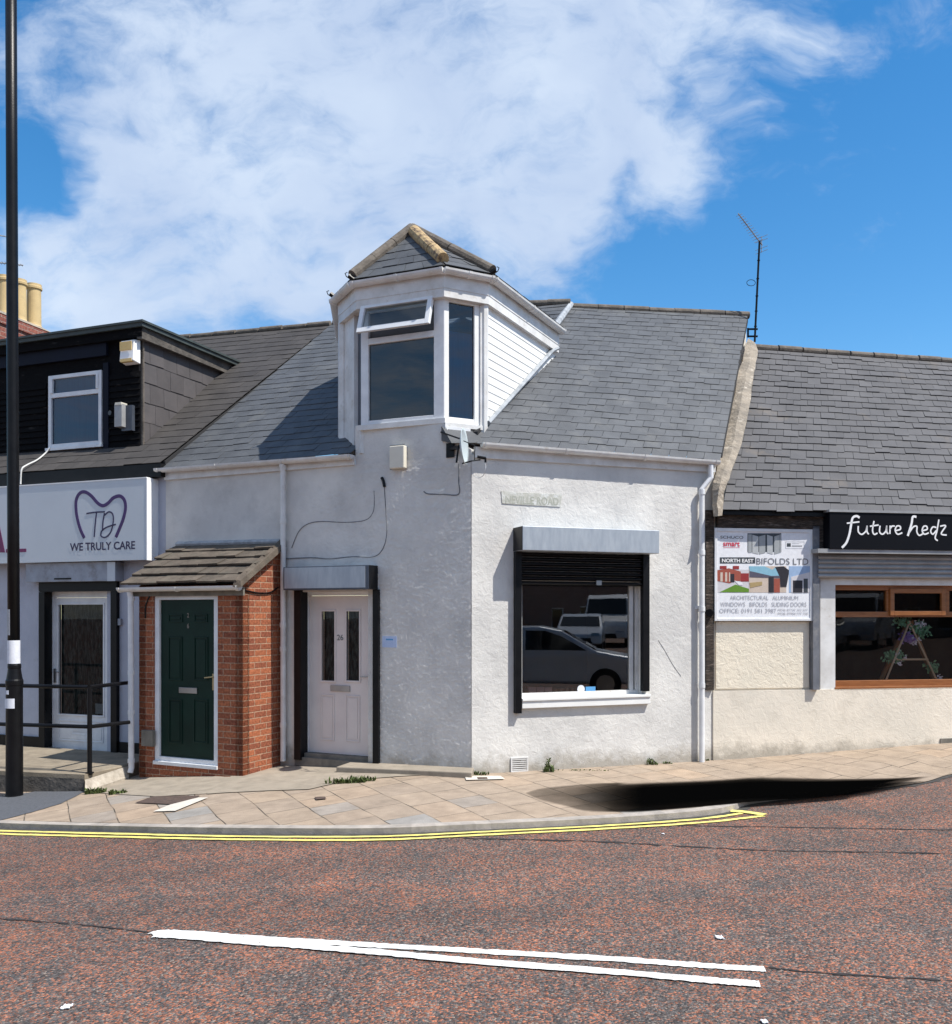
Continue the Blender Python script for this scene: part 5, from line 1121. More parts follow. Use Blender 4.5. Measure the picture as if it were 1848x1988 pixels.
mb=MB(); mb.box(WB,WB.u(1592.5,.02),sx0,.0005,.02,pt_+.0,WB.z(1650,1123,.02)); mb.box(WB,sx0,SE-.5,.0005,.02,sz1_,WB.z(1650,1123,.02)); mb.build('window_surround',M['upvc_dirty'],SB)
mb=MB(); mb.bx(WB,1826,1433,1900,1446,.03,.045); mb.build('air_brick',M['sill'],SB)
# salon sign
SS=empty('salon_sign',WB.P(1730,1067,.15),'black sign board with future hedz in white brush lettering','sign')
vS=.25; mb=MB(); mb.box(WB,WB.u(1610.5,vS),SE-.3,.10,vS,WB.z(1700,1067,vS),WB.z(1700,996,vS)); mb.build('board',M['signblack'],SS,bevel=.004)
mb=MB(); mb.box(WB,WB.u(1609,vS),SE-.3,.12,vS+.012,WB.z(1700,995.5,vS),WB.z(1700,991,vS)); mb.build('top_trim',M['steel_grey'],SS)
b2=lambda l:K(l,1330.6,961,.28)
big=[[(1206,158),(1185,146),(1158,160),(1146,215),(1136,270),(1115,330),(1084,366)],[(1600,152),(1575,152),(1566,200),(1540,284)]]
med=[[(1118,196),(1205,186)],[(1197,215),(1198,255),(1222,273),(1250,250),(1258,215)],[(1258,213),(1258,255),(1270,272)],[(1306,180),(1296,245),(1308,273),(1330,264)],[(1278,217),(1338,208)],
     [(1348,213),(1345,255),(1365,272),(1388,250),(1394,213)],[(1394,212),(1394,255),(1405,270)],[(1418,212),(1416,270)],[(1416,240),(1430,217),(1450,216)],[(1456,247),(1488,238),(1486,217),(1464,217),(1453,245),(1470,272),(1502,262)],
     [(1550,262),(1578,222),(1603,218),(1603,255),(1620,280),(1646,268)],[(1642,247),(1674,238),(1670,217),(1650,219),(1640,247),(1656,272),(1686,262)],[(1738,226),(1714,222),(1699,250),(1714,272),(1738,246)],[(1756,170),(1742,250),(1730,298),(1748,317)],
     [(1764,217),(1803,214),(1772,268),(1810,278)]]
strokes(WB,[(b2(x),4.4) for x in big]+[(b2(x),2.9) for x in med],3,vS,M['letterwhite'],SS,'lettering')
# bifold advertising board
AB=empty('advertising_board',WB.P(1483,1206,.0),'white framed advertising board with bifold door pictures','sign')
vB=.075; q6=lambda l:K(l,1376.8,1007.2,.115)
mb=MB(); u0,u1=WB.u(1387.5,vB),WB.u(1578,vB); z0,z1=WB.z(1483,1205.5,vB),WB.z(1483,1026,vB)
mb.box(WB,u0+.02,u1-.02,.02,vB-.012,z0+.02,z1-.02); mb.build('panel',M['f_white'],AB)
mb=MB(); mb.frame(WB,u0,u1,z0,z1,.035,.001,vB,tt=.045); mb.build('frame',M['upvc'],AB,bevel=.004)
vP=vB-.012; lay=[0]
def pp(l,m_,name,h=1):
    mb=MB(); lay[0]+=1; mb.prism(WB,[WB.uz(x,y,vP) for x,y in q6(l)],vP,vP+.0015*h+.00002*lay[0]); return mb.build(name,M[m_],AB)
R4=lambda a,b,c,d:[(a,b),(c,b),(c,d),(a,d)]
pp(R4(645,245,1215,560),'f_dark','door_picture',1)
for a,b,m_ in ((655,715,'f_grey'),(1190,1208,'f_grey')): pp(R4(a,262,b,572),m_,'door_leaf',2)
for pts_,m_ in (([(725,270),(828,300),(828,598),(725,575)],'f_grey2'),([(840,300),(945,270),(945,575),(840,598)],'f_grey'),([(975,270),(1070,300),(1070,600),(975,575)],'f_grey2'),([(1095,300),(1185,270),(1185,575),(1095,600)],'f_grey')): pp(pts_,m_,'door_leaf',2)
pp(R4(178,650,775,755),'f_dark','name_band')
def tq(s,a,b,c,d,m_,bold=0,nm='lettering',h=.004,sp=1.0):
    (x0,y0),(x1,y1)=q6([(a,b),(c,d)]); return text(WB,s,x0,y0,x1,y1,vP,M[m_],AB,nm,bold=bold,th=h,spacing=sp)
tq('NORTH EAST',212,672,745,735,'letterwhite',.03); tq('BIFOLDS LTD',795,662,1670,768,'f_text',.0)
tq('SCHUCO',185,285,572,335,'f_text',.01); tq('smart',232,385,515,462,'f_smart',.02); pp(R4(235,484,515,490),'f_smart','underline')
pp(R4(1310,412,1375,470),'f_dark','small_logo'); pp(R4(1395,452,1565,466),'f_text','small_line'); pp(R4(1395,415,1520,422),'f_lt','small_line')
for l in (R4(1285,385,1605,390),R4(1285,498,1605,503),R4(1285,385,1290,503),R4(1600,385,1605,503)): pp(l,'f_lt','box_line')
tq('ARCHITECTURAL   ALUMINIUM',350,1295,1500,1365,'f_lt'); tq('WINDOWS   BIFOLDS   SLIDING DOORS',185,1405,1640,1480,'f_lt'); tq('OFFICE: 0191 581 3987',170,1515,1130,1588,'f_lt')
tq('MOB: 07739 362 357',1160,1520,1660,1555,'f_lt'); tq('MOB: 07904 777 758',1160,1580,1660,1620,'f_lt')
pp(R4(125,855,665,1245),'f_pale','picture'); pp([(125,870),(330,835),(530,890),(530,1050),(440,1050),(340,1090),(125,1050)],'f_brick','picture_part',2)
for a,b in ((185,225),(265,300),(330,350)): pp(R4(a,905,b,1060),'f_tan2','picture_part',3)
pp(R4(355,930,420,1070),'f_black','picture_part',3); pp(R4(530,920,665,1060),'f_red','picture_part',2); pp([(170,1240),(440,1110),(665,1180),(665,1240)],'f_green','picture_part',2); pp([(420,1040),(560,1085),(560,1115),(500,1120)],'f_white','picture_part',3)
pp(R4(180,795,290,845),'f_red','picture_part',3); pp(R4(400,795,500,850),'f_red','picture_part',3)
pp(R4(670,800,1300,1245),'f_tan2','picture'); pp([(670,800),(930,800),(1060,860),(1130,810),(1190,810),(1190,960),(1050,965),(680,880)],'f_sky','picture_part',2); pp([(680,885),(1050,965),(1190,960),(1190,1000),(680,985)],'f_slate','picture_part',3)
pp([(680,1080),(890,1060),(890,1120),(690,1165)],'f_tan','picture_part',3); pp([(1110,815),(1250,800),(1345,870),(1330,990),(1300,1150),(1200,1150),(1190,980)],'f_black','picture_part',3); pp(R4(1000,980,1085,1245),'f_black','picture_part',3); pp(R4(1090,1010,1190,1245),'f_brick','picture_part',2)
pp(R4(1345,800,1710,1245),'f_sky2','picture'); pp([(1380,980),(1690,900),(1710,905),(1710,1245),(1380,1245)],'f_pale','picture_part',2); pp(R4(1410,1040,1570,1245),'f_black','picture_part',3); pp(R4(1590,1010,1660,1245),'f_dark','picture_part',3)
# ================================================================ small fixtures on the white house
o=empty('alarm_box',WL.P(770,910,.0),'plain cream box on the grey wall below the dormer window','alarm box')
mb=MB(); mb.bx(WL,755.5,865,784,909,.012,.085); mb.build('cover',M['alarm'],o,bevel=.010)
mb=MB(); mb.bx(WL,757,864,784,911,.001,.0118); mb.build('back_plate',M['sill'],o)
def cable(pts, pl, name, m_, off=(0,0,1), v=.008, r=.006, parent=CH):
    P=[pl.P(off[0]+off[2]*a,off[1]+off[2]*b,v) for a,b in pts]; mb=MB(); mb.tube([tuple(x) for x in catm(P,5)],r,6); return mb.build(name,m_,parent)
c5=(369.6,813.1,.3)
cable([(655,835),(700,730),(760,680),(850,664),(1000,670),(1130,656),(1180,608),(1190,540),(1188,465)],WL,'wall_cable',M['cable'],c5,r=.005)
cable([(620,905),(780,898),(900,905),(1050,892),(1180,893),(1240,850),(1270,750),(1265,600),(1254,430)],WL,'wall_cable',M['cable'],c5,r=.006)
cable([(1237,380),(1248,400),(1256,440)],WL,'cable_boot',M['blackpaint'],c5,r=.018,v=.02)
cable([(1737,290),(1736,400),(1735,488),(1640,489),(1540,486),(1510,470)],WL,'wall_cable',M['cable'],c5,r=.008)
o=empty('wall_notice',WL.P(756,1258,.0),'faded pale blue notice beside the pinkish door','notice')
mb=MB(); mb.bx(WL,742,1235,770,1257,.001,.012); mb.build('sheet',M['blueprint'],o); mb=MB(); mb.bx(WL,749,1240,763,1243,.012,.013); mb.build('print_line',M['bluest'],o)
# street name stone
o=empty('street_name_stone',WR.P(1030,984,.0),'worn stone name plate reading NEVILLE ROAD on the white wall','street sign')
mb=MB(); mb.prism(WR,[WR.uz(x,y,.012) for x,y in ((973,953),(1000,956),(1091,960),(1088,984),(1000,979),(975,977))],.0005,.012); mb.build('stone',M['plate'],o)
text(WR,'NEVILLE ROAD',981,962,1084,977,.012,M['plate_cut'],o,'inscription',bold=.01,th=.0012)
# air vent
o=empty('air_vent',WR.P(1008,1500,.0),'white slatted air vent at the foot of the white wall','vent')
mb=MB(); u0,u1,z0,z1=WR.u(991.5,.01),WR.u(1025,.01),WR.z(1008,1498,.01),WR.z(1008,1470,.01); mb.frame(WR,u0,u1,z0,z1,.014,.001,.02)
for k in range(6):
    z=z0+.02+(z1-z0-.04)*k/5.5; mb.box(WR,u0+.014,u1-.014,.006,.018,z,z+.011)
mb.build('grille',M['upvc_dirty'],o); mb=MB(); mb.box(WR,u0+.01,u1-.01,.0006,.004,z0+.01,z1-.01); mb.build('dark_back',M['sill'],o)
# scratch / hanging wire on the sunny wall
cable([(1278,1243),(1290,1262),(1306,1290),(1322,1313)],WR,'loose_wire',M['cable'],r=.002,v=.006)
# satellite dish
dc=Vector(at(895,867,10.33)); SD=empty('satellite_dish',tuple(Vector(WL.P(878,873,.0))),'grey satellite dish on the corner under the dormer','satellite dish')
nd=Vector((.975,-.20,.06)).normalized(); ua=nd.cross(Vector((0,0,1))).normalized(); va=ua.cross(nd).normalized()
mb=MB(); n=28; vs=[]; rg=7
for back in (0,1):
    for i in range(rg+1):
        r=i/rg
        for j in range(n):
            a=2*math.pi*j/n; p=dc+ua*math.cos(a)*r*.19+va*math.sin(a)*r*.205+nd*(r*r*.045-(.006 if back else 0)); vs.append(tuple(p))
fs=[]
for b_ in (0,1):
    o0=b_*(rg+1)*n
    for i in range(rg):
        for j in range(n):
            q=(o0+i*n+j,o0+i*n+(j+1)%n,o0+(i+1)*n+(j+1)%n,o0+(i+1)*n+j); fs.append(q if not b_ else q[::-1])
for j in range(n): fs.append((rg*n+j,rg*n+(j+1)%n,(rg+1)*n+rg*n+(j+1)%n,(rg+1)*n+rg*n+j))
mb.add(vs,fs); mb.build('reflector',M['dish'],SD,smooth=True)
lnb=Vector(at(937,889,10.1))
mb=MB(); mb.tube([dc-va*.19-nd*.0,dc-va*.17+nd*.12,lnb+Vector((-.03,0,-.02))],.009,6); mb.build('arm',M['blackpaint'],SD)
mb=MB(); mb.tube([tuple(Vector(at(900,856,10.3))),tuple(Vector(at(922,865,10.2))),tuple(Vector(at(921,893,10.15)))],.006,6); mb.build('strut',M['blackpaint'],SD)
mb=MB(); mb.tube([lnb+Vector((-.06,0,.012)),lnb+Vector((.035,0,-.005))],.017,10); mb.tube([lnb+Vector((.03,0,0)),lnb+Vector((.03,0,-.05))],.012,8); mb.build('receiver',M['blackpaint'],SD)
mb=MB(); w0=Vector(WL.P(874,872,.0)); mb.tube([w0,w0.lerp(dc,.6),dc-nd*.02],.022,8); mb.box(WL,WL.u(866,.02),WL.u(881,.02),.0005,.02,WL.z(874,888,.02),WL.z(874,860,.02)); mb.tube([tuple(Vector(at(886,898,10.3))),dc-nd*.03],.012,6); mb.build('bracket',M['blackpaint'],SD)
mb=MB(); mb.tube([tuple(Vector(WL.P(856,839,.01))),tuple(dc+Vector((-.02,0,.09)))],.010,6); mb.build('back_bar',M['blackpaint'],SD)
mb=MB(); P=[lnb+Vector((.03,0,-.05)),lnb+Vector((.03,0,-.13)),lnb+Vector((.0,.05,-.19)),lnb+Vector((-.05,.12,-.2)),lnb+Vector((-.08,.2,-.17))]; mb.tube([tuple(x) for x in catm([tuple(p) for p in P],5)],.004,6); mb.build('lead_cable',M['cable_w'],SD)
# ================================================================ rooftop aerials
def aerial(base, top, name, label, ang, boom=.42, tilt=.25):
    A=empty('tv_aerial',tuple(base),label,'aerial'); b=Vector(base); t=Vector(top)
    mb=MB(); mb.tube([b,t],.017,8)
    for k in (.15,.3,.45,.62,.8): mb.tube([b.lerp(t,k),b.lerp(t,k+.008)],.024,8)
    mb.build('mast',M['blackpaint'],A)
    d=Vector((math.cos(ang),math.sin(ang),tilt)).normalized(); s=Vector((-d.y,d.x,0)).normalized(); c=t+Vector((0,0,-.02))
    mb=MB(); mb.tube([c-d*.08,c+d*boom],.010,6)
    k=0
    while k<12:
        p=c+d*(.02+k*boom/12); mb.tube([p-s*.09*(1-.03*k),p+s*.09*(1-.03*k)],.004,4); k+=1
    for h in (-.12,-.06,.06,.12): mb.tube([c-d*.06+Vector((0,0,h))-s*.12,c-d*.06+Vector((0,0,h))+s*.12],.004,4)
    mb.tube([c-d*.06+Vector((0,0,-.13)),c-d*.06+Vector((0,0,.13))],.006,4)
    mb.build('antenna',M['steel_grey'],A); return A
ab=Vector(at(1465,664,15.0)); atp=Vector(at(1474.5,467,15.0))
A1=aerial(ab,atp,'tv_aerial','tall thin television aerial above the valley between the two slate roofs',rad(215),.62,.62)
mb=MB(); 
for y_ in (639,653): mb.tube([tuple(at(1451,y_,15.05)),tuple(at(1471,y_,15.0))],.016,6)
mb.tube([tuple(at(1452,637,15.05)),tuple(at(1452,655,15.05))],.016,6); mb.build('wall_bracket',M['navy'],A1)
mb=MB(); c_=Vector(at(1458,549,15.0)); mb.tube([c_+Vector((.07*math.cos(a*.4),0,.05*math.sin(a*.4))) for a in range(17)],.005,5); mb.build('cable_loop',M['blackpaint'],A1)
A2=aerial(Vector(at(-30,600,14.9)),Vector(at(-26,505,14.9)),'tv_aerial','television aerial beside the buff chimney pots at the left edge',rad(10),.55,-.05)
mb=MB(); p=Vector(at(-30,452,14.9)); mb.tube([Vector(at(-28,505,14.9)),p],.012,6); mb.tube([p,Vector(at(16,460,14.7))],.01,6); 
for k in range(5): q=p.lerp(Vector(at(16,460,14.7)),.3+k*.16); mb.tube([q+Vector((0,.1,.03)),q-Vector((0,.1,.03))],.004,4)
mb.build('upper_antenna',M['steel_grey'],A2)
# ================================================================ street furniture
lb=G(28,1545,0); LP=empty('street_lamp',tuple(lb),'tall black street lamp post with white stickers at the left edge','street lamp')
rs=.5*22*lb.y/F; ln=-.0042
def lx(z): return lb.x+(z-lb.z)*ln*1.0-.0
mb=MB(); 
prof=[(.098,-.25),(.098,.0),(.095,.02),(.092,1.30),(.097,1.31),(.097,1.36),(.088,1.38),(.078,1.44),(.070,1.50),(.074,1.51),(.074,1.54),(rs,1.56)]
mb.lathe((lb.x,lb.y,lb.z),prof,28); mb.build('base',M['blackpaint'],LP,smooth=False)
mb=MB(); mb.tube([(lx(z),lb.y,z) for z in (lb.z+1.55,3,5,7,11)],rs,24,r2=rs*.93); mb.build('pole',M['blackpaint'],LP,smooth=True)
tp=Vector((lx(11),lb.y,11)); mb=MB(); P=[tp-Vector((0,0,.1)),tp+Vector((0,0,.3)),tp+Vector((.0,-.35,.75)),tp+Vector((.0,-1.0,.85))]; mb.tube([tuple(x) for x in catm([tuple(p) for p in P],5)],.04,10); mb.build('arm',M['blackpaint'],LP)
mb=MB(); q=tp+Vector((0,-1.2,.8)); mb.hexa([q+Vector((-.14,-.35,-.02)),q+Vector((.14,-.35,-.02)),q+Vector((.14,.35,-.02)),q+Vector((-.14,.35,-.02)),q+Vector((-.08,-.3,.12)),q+Vector((.08,-.3,.12)),q+Vector((.08,.3,.12)),q+Vector((-.08,.3,.12))]); mb.build('lantern',M['greybox'],LP,bevel=.02)
def wrap(y0,y1,a0,a1,r,name,m_,zoff=0):
    z0=H+(HY-y1)/F*lb.y; z1=H+(HY-y0)/F*lb.y; mb=MB(); n=14; vs=[]
    for z in (z0,z1):
        for i in range(n+1):
            a=rad(a0+(a1-a0)*i/n); vs.append((lx(z)+r*math.cos(a),lb.y+r*math.sin(a),z))
    mb.add(vs,[(i,i+1,n+2+i,n+1+i) for i in range(n)]); mb.build(name,M[m_],LP,smooth=True)
wrap(1243,1288,170,375,rs+.004,'white_band','stickerw'); wrap(1183,1233,205,262,rs+.003,'number_strip','stickerg'); wrap(1355,1374,200,300,.097,'sticker','stickerw'); wrap(1339,1347,235,262,.097,'small_sticker','stickerw')
# railing on the ramp
pz=-.12
pb=Vector(((174-CX)/F*11.1,11.1,pz)); RL=empty('handrail',tuple(pb),'black two-bar tubular handrail in front of the dental shop door','railing')
yb=(H-pz)*F/(1501-HY); pb=Vector(((174-CX)/F*yb,yb,pz)); dl=Vector((-1.2,.27,0)).normalized()
pts_z={'t':(1334,1328,1325),'b':(1411,1405,1401)}
def rp(px,py,Y): return Vector(at(px,py,Y))
Ym=yb; Yl=11.45; Yr=yb+.82
mb=MB(); mb.tube([pb+Vector((0,0,-.02)),rp(174,1333,Ym)],.028,10); mb.tube([pb,pb+Vector((0,0,.012))],.05,10); mb.build('post',M['blackpaint'],RL)
for (ym,yl,yr),nm in (((1334,1331,1325),'top_rail'),((1411,1408,1402),'middle_rail')):
    z=H+(HY-ym)/F*Ym; a=Vector((pb.x,pb.y,z)); l=a+dl*4.2; Yb=(H-z)*F/(yr-HY); r=Vector(((251-CX)/F*Yb,Yb,z))
    mb=MB(); mb.tube([l,a+dl*.02],.024,10); mb.tube([a-Vector((0,0,0)),r],.024,10); mb.build(nm,M['blackpaint'],RL)
for k in (1.9,3.9):
    p=pb+dl*k; mb=MB(); mb.tube([p+Vector((0,0,-.02)),p+Vector((0,0,1.03))],.028,10); mb.build('post',M['blackpaint'],RL)
# ramp platform
mb=MB(); f0=pb+Vector((-.02,-.1,0)); fl=f0+dl*6.5; top=pz
rr=PF.P(249,1493,.03); rr=Vector((rr[0],rr[1],0))
bl=LB.w(UE+1.6,.0,0); br=LB.w(-.05,.0,0)
T=[(fl.x,fl.y),(f0.x,f0.y),(rr.x,rr.y),(br[0],br[1]),(bl[0],bl[1])]
vs=[(x,y,top) for x,y in T]+[(x,y,-.75) for x,y in T]; vs[2]=(T[2][0],T[2][1],top-.02)
mb.add(vs,[(0,1,2,3,4),(5,6,1,0),(6,7,2,1),(7,8,3,2),(9,5,0,4)])
o=mb.build('ramp_platform',M['concrete_ramp']); tag(o,'raised concrete landing in front of the dental shop door','landing')
mb=MB(); dn=Vector((dl.y,-dl.x,0)); dn=dn if dn.y<0 else -dn
a=f0+dn*.004; b=fl+dn*.004; mb.add([(b.x,b.y,-.75),(a.x,a.y,-.75),(a.x,a.y,top-.05),(b.x,b.y,top-.05)],[(0,1,2,3)]); mb.build('cracked_face',M['rampface'],o)
mb=MB(); e=Vector((rr.x-f0.x,rr.y-f0.y,0)).normalized(); nn=Vector((e.y,-e.x,0)); 
q=[f0+nn*.01,f0+nn*.09-e*.10,rr+nn*.05-e*.05,rr+nn*.01]
mb.add([(q[0].x,q[0].y,top-.06),(q[1].x,q[1].y,g(q[1].x)+.02),(q[2].x,q[2].y,g(q[2].x)+.03),(q[3].x,q[3].y,top-.02),(q[0].x,q[0].y,-.7),(q[1].x,q[1].y,-.7),(q[2].x,q[2].y,-.7),(q[3].x,q[3].y,-.7)],[(0,1,2,3),(4,5,1,0),(5,6,2,1)]); mb.build('pale_edging',M['edging'],o)
# step along the wall from the pink door to the corner
mb=MB(); u0=WL.u(655,.3); w=WL.w
mb.hexa([w(u0,.33,-.35),w(.13,.26,-.35),w(.03,-.01,-.35),w(u0,-.01,-.35),w(u0,.33,-.015),w(.13,.26,.035),w(.03,-.01,.042),w(u0,-.01,.0)])
o=mb.build('concrete_step',M['concrete'],bevel=.012); tag(o,'low concrete step along the grey wall beside the pinkish door','step')
# ================================================================ weeds and litter
def weed(px,py,h,n,spread,label,seed,lean=0,leafw=.010,stalk=False,group='weeds at the foot of the walls'):
    R=random.Random(seed); c=G(px,py,.0); mb=MB()
    for i in range(n):
        a=R.uniform(0,6.28); p=c+Vector((R.uniform(-spread,spread),R.uniform(-.03,.03),-.01)); hh=h*R.uniform(.35,1); ln_=Vector((math.cos(a)*.6,math.sin(a)*.5,0))*hh*R.uniform(.3,1)
        m1=p+ln_*.35+Vector((0,0,hh*.6)); t=p+ln_+Vector((0,0,hh*R.uniform(.6,1))); s=Vector((math.sin(a),-math.cos(a),0))*leafw*R.uniform(.6,1.3)
        mb.add([tuple(p-s*.5),tuple(p+s*.5),tuple(m1+s),tuple(m1-s),tuple(t)],[(0,1,2,3),(3,2,4)])
    if stalk:
        for k in range(3):
            b=c+Vector((R.uniform(-.03,.03),0,0)); top=b+Vector((R.uniform(-.04,.04),0,h*1.25*R.uniform(.6,1))); mb.tube([b,top],.004,5)
            for j in range(7):
                q=b.lerp(top,.3+.1*j); a=R.uniform(0,6.28); e=q+Vector((math.cos(a)*.035,math.sin(a)*.03,.02)); s=Vector((0,.0,.009)); mb.add([tuple(q),tuple(q.lerp(e,.5)+s),tuple(e),tuple(q.lerp(e,.5)-s)],[(0,1,2,3)])
    o=mb.build('weed',M['leaf']); tag(o,label,'weed',group)
weed(672,1520,.10,150,.22,'low grassy weeds along the front of the concrete step',1)
weed(704,1516,.085,100,.14,'short weeds in the crack right of the grassy clump by the step',11)
weed(185,1540,.10,130,.12,'green weed clump at the foot of the pale ramp edging',2); weed(228,1541,.08,100,.10,'flatter weed clump just right of the one by the ramp edging',3)
weed(1064,1498,.13,34,.06,'taller leafy weed at the foot of the white wall under the shop window',4,stalk=True)
weed(932,1504,.06,50,.10,'small weeds at the very corner of the white house',5)
weed(1265,1484,.07,30,.06,'dark weed at the wall foot below the right shutter guide',6,stalk=True); weed(1296,1482,.05,24,.05,'tiny weed tuft right of the dark weed at the wall foot',7)
weed(1105,1495,.03,60,.45,'thin line of moss and seedlings along the foot of the white wall',8)
weed(276,1500,.07,20,.05,'wispy grass beside the porch downpipe',9); weed(1372,1476,.05,26,.09,'small weeds at the foot of the white downpipe',10)
def paper(px,py,s,label,seed,dz=-UP):
    R=random.Random(seed); c=G(px,py,dz); mb=MB(); n=5; vs=[]; s*=.75
    for j in range(n):
        for i in range(n): vs.append((c.x+(i-2)*s*.25+R.uniform(-.1,.1)*s,c.y+(j-2)*s*.3+R.uniform(-.1,.1)*s,c.z+.006+R.uniform(0,.22)*s))
    k=len(vs); vs+=[(x,y,z-.003) for x,y,z in vs]
    f=[(j*n+i,j*n+i+1,(j+1)*n+i+1,(j+1)*n+i) for j in range(n-1) for i in range(n-1)]; f+=[tuple(k+a for a in q[::-1]) for q in f]
    mb.add(vs,f); tag(mb.build('litter',M['paper']),label,'litter')
paper(1397,1822,.055,'crumpled white paper on the road above the double white line',1); paper(1287,1620,.03,'tiny white scrap on the road by the yellow line',2)
paper(130,1957,.055,'torn flat white scrap on the road at the lower left',3); paper(1528,2020,.05,'scrap',4) if False else None
paper(1484,1986,.04,'white scrap at the bottom of the picture below the white lines',6); paper(818,1487,.035,'small white cup lid on the concrete step by the wall',5,.045); 
# ================================================================ flower ladder in the salon window
FL=empty('display_ladder',WB.P(1765,1322,-.25),'wooden A-frame ladder dressed with flowers in the salon window','display ladder')
def wp(x,y,v): return Vector(WB.P(x,y,v))
mb=MB(); mb.tube([wp(1719,1322,-.13),wp(1766,1206,-.16)],.013,6); mb.tube([wp(1818,1320,-.13),wp(1764,1206,-.16)],.013,6); mb.tube([wp(1740,1280,-.14),wp(1801,1280,-.14)],.014,6); mb.build('front_frame',M['ladder_wood'],FL)
mb=MB(); mb.tube([wp(1709,1322,-.42),wp(1764,1204,-.22)],.032,6); mb.tube([wp(1812,1320,-.42),wp(1768,1204,-.22)],.032,6); mb.build('back_frame',M['ladder_dark'],FL)
def flowers(px,py,r,mats,seed,name,n=70):
    n=int(n*1.6)
    R=random.Random(seed); c=wp(px,py,-.17); mb=MB()
    for i in range(n):
        p=c+Vector((R.gauss(0,r),R.gauss(0,r*.3),R.gauss(0,r*.7))); s=R.uniform(.012,.03); a=R.uniform(0,6.28); d=Vector((math.cos(a),R.uniform(-.5,.5),math.sin(a)))*s; e=Vector((-math.sin(a),R.uniform(-.5,.5),math.cos(a)))*s*.6
        mb.add([tuple(p-d),tuple(p+e),tuple(p+d),tuple(p-e)],[(0,1,2,3)])
    mb.build(name,M[mats],FL)
flowers(1737,1275,.06,'greenleaf',1,'leaves',110); flowers(1740,1276,.05,'flowerw',2,'blossoms',26); flowers(1786,1222,.06,'greenleaf',3,'leaves',110); flowers(1784,1214,.05,'flowerw',4,'blossoms',30)
flowers(1762,1238,.045,'flowerp',5,'blossoms',70); flowers(1775,1245,.03,'flowerw',6,'blossoms',22); flowers(1810,1295,.045,'greenleaf',7,'leaves',50); flowers(1824,1316,.02,'flowerw',8,'blossoms',14); flowers(1750,1206,.05,'greenleaf',9,'leaves',50)
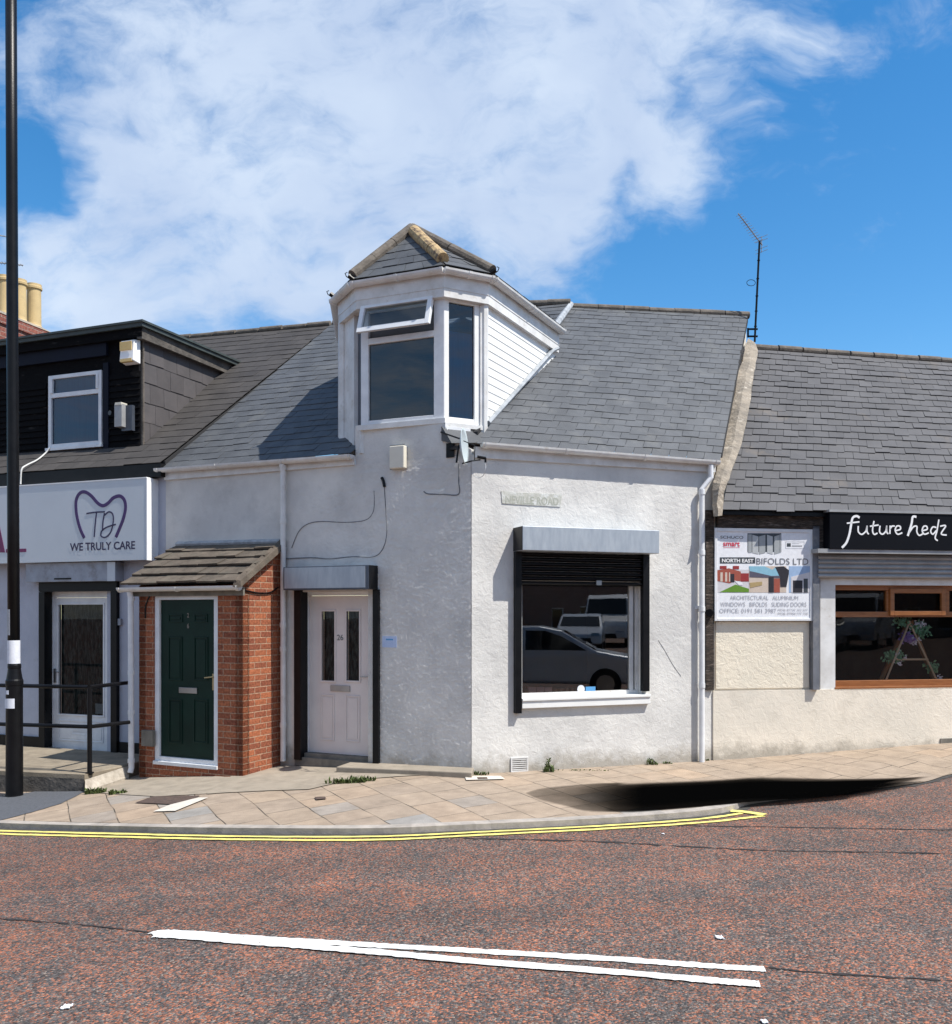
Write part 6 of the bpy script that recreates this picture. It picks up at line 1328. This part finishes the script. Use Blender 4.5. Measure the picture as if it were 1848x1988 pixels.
# ================================================================ the other side of the street (seen mirrored in the glass)
def refl(pl,px,py,t,v=-.1):
    h=Vector(pl.P(px,py,v)); d=(h-Vector((0,0,H))).normalized(); n=Vector((pl.n[0],pl.n[1],0)); r=d-2*d.dot(n)*n; return h+r*t
def car(name,loc,heading,paint,label,van=False):
    z0=g(loc.x)-UP; R0=empty(name,(loc.x,loc.y,z0),label,'van' if van else 'car',rz=heading); Mx=PM[R0.name]
    if van: prof=[(-2.4,.35),(-2.45,1.0),(-2.4,2.1),(-2.2,2.25),(.9,2.25),(1.3,2.1),(1.85,1.35),(2.5,1.12),(2.65,.9),(2.65,.35)]; W2=.98; gl=[[(1.0,1.40),(1.0,2.0),(1.33,2.0),(1.80,1.40)],[(.1,1.4),(.1,2.0),(.9,2.0),(.9,1.4)]]; ws=((1.36,2.06),(1.84,1.40)); wl=(-1.6,1.75)
    else: prof=[(-2.05,.32),(-2.1,.75),(-2.0,.98),(-1.75,1.28),(-1.2,1.45),(.0,1.47),(.45,1.38),(1.15,.98),(1.85,.86),(2.08,.68),(2.1,.32)]; W2=.87; gl=[[(-1.7,1.0),(-1.5,1.26),(-1.1,1.37),(-.35,1.39),(-.35,1.0)],[(-.28,1.0),(-.28,1.39),(.1,1.38),(.42,1.28),(.95,.99)]]; ws=((.47,1.36),(1.13,1.0)); wl=(-1.3,1.32)
    def T(x,y,z): return tuple(Mx @ Vector((x,y,z)))
    mb=MB(); n=len(prof); rows=[]
    def inset(z): return W2-(max(0,z-.95)*.20) if not van else W2-max(0,z-1.3)*.10
    vs=[]
    for sgn in (-1,1):
        for x,z in prof: vs.append(T(x,sgn*inset(z),z))
    mb.add(vs,[tuple(range(n)),tuple(range(n,2*n))[::-1]]+[(i,n+i,n+(i+1)%n,(i+1)%n) for i in range(n)])
    mb.build('body',M[paint],R0,bevel=.06)
    for sgn in (-1,1):
        for poly_ in gl:
            mb=MB(); m=len(poly_); vs=[T(x,sgn*(inset(z)+.006),z) for x,z in poly_]+[T(x,sgn*(inset(z)-.02),z) for x,z in poly_]
            mb.add(vs,[tuple(range(m)),tuple(range(m,2*m))[::-1]]+[(i,m+i,m+(i+1)%m,(i+1)%m) for i in range(m)]); mb.build('side_window',M['carglass'],R0)
    (x0,z0_),(x1,z1_)=ws; mb=MB(); mb.hexa([T(x1+.012,-inset(z1_)+.1,z1_+.01),T(x1+.012,inset(z1_)-.1,z1_+.01),T(x1-.03,inset(z1_)-.1,z1_),T(x1-.03,-inset(z1_)+.1,z1_),T(x0+.012,-inset(z0_)+.1,z0_+.01),T(x0+.012,inset(z0_)-.1,z0_+.01),T(x0-.03,inset(z0_)-.1,z0_),T(x0-.03,-inset(z0_)+.1,z0_)]); mb.build('windscreen',M['carglass'],R0)
    for x in wl:
        for sgn in (-1,1):
            mb=MB(); mb.tube([T(x,sgn*(W2-.2),.32),T(x,sgn*(W2+.01),.32)],.32,20); wh=mb.build('wheel',M['tyre'],R0); mb=MB(); mb.tube([T(x,sgn*(W2-.0),.32),T(x,sgn*(W2+.02),.32)],.19,12); mb.build('rim',M['chrome'],wh)
    for sgn in (-1,1):
        mb=MB(); xx=prof[-1][0]; mb.hexa([T(xx-.12,sgn*.62-.16,.62),T(xx+.01,sgn*.62-.16,.62),T(xx+.01,sgn*.62+.16,.62),T(xx-.12,sgn*.62+.16,.62),T(xx-.2,sgn*.62-.14,.76),T(xx-.02,sgn*.62-.14,.76),T(xx-.02,sgn*.62+.14,.76),T(xx-.2,sgn*.62+.14,.76)]); mb.build('headlight',M['chrome'],R0)
    mb=MB(); xx=prof[-1][0]; mb.hexa([T(xx-.05,-.5,.36),T(xx+.015,-.5,.36),T(xx+.015,.5,.36),T(xx-.05,.5,.36),T(xx-.05,-.45,.56),T(xx+.015,-.45,.56),T(xx+.015,.45,.56),T(xx-.05,.45,.56)]); mb.build('grille',M['tyre'],R0)
    return R0
a=refl(WR,1052,1300,8.6); car('parked_car',Vector((a.x,a.y,0)),rad(47),'silver','dark-windowed grey car parked close to the camera side of the road')
a=refl(WR,1130,1230,26.0); car('parked_car',Vector((a.x,a.y,0)),rad(140),'silver','silver hatchback parked across the road facing the corner house')
a=refl(WR,1185,1215,31.0); car('parked_van',Vector((a.x,a.y,0)),rad(143),'whitecar','white van parked across the road behind the silver hatchback',van=True)
def terrace(x0,y0,ang,n,label,hh=6.2):
    pl=Pl(x0,y0,ang); 
    for k in range(n):
        a=k*6.2; b=a+6.19; root=empty('terraced_house',pl.w(a+3,0,-.2),label%(['first','second','third','fourth','fifth','sixth','seventh','eighth','ninth','tenth','eleventh','twelfth'][k]),'house','terraced houses across the road')
        hs=[(a+.8,a+2.6,.9,2.2),(a+3.8,a+4.8,0.0,2.1),(a+.9,a+2.3,3.7,5.0),(a+3.8,a+5.0,3.7,5.0)]
        wallgrid(pl,a,b,-.6,hh,hs,-.3,0).build('wall',M['brick_opp'],root)
        for h in hs:
            mb=MB(); mb.frame(pl,h[0],h[1],h[2],h[3],.07,-.12,-.05); mb.build('window_frame',M['upvc'],root)
            mb=MB(); mb.box(pl,h[0]+.07,h[1]-.07,-.12,-.09,h[2]+.07,h[3]-.07); mb.build('pane' if h[2]>.3 else 'door',M['carglass'],root)
        mb=MB(); w=pl.w; mb.add([w(a,.25,hh),w(b,.25,hh),w(b,-4,hh+2.6),w(a,-4,hh+2.6),w(a,-8,hh),w(b,-8,hh)],[(0,1,2,3),(3,2,5,4)]); mb.build('roof',M['slate_brown'],root)
terrace(52,-17,180,12,'dark brick terraced house across the road, %s from the right')
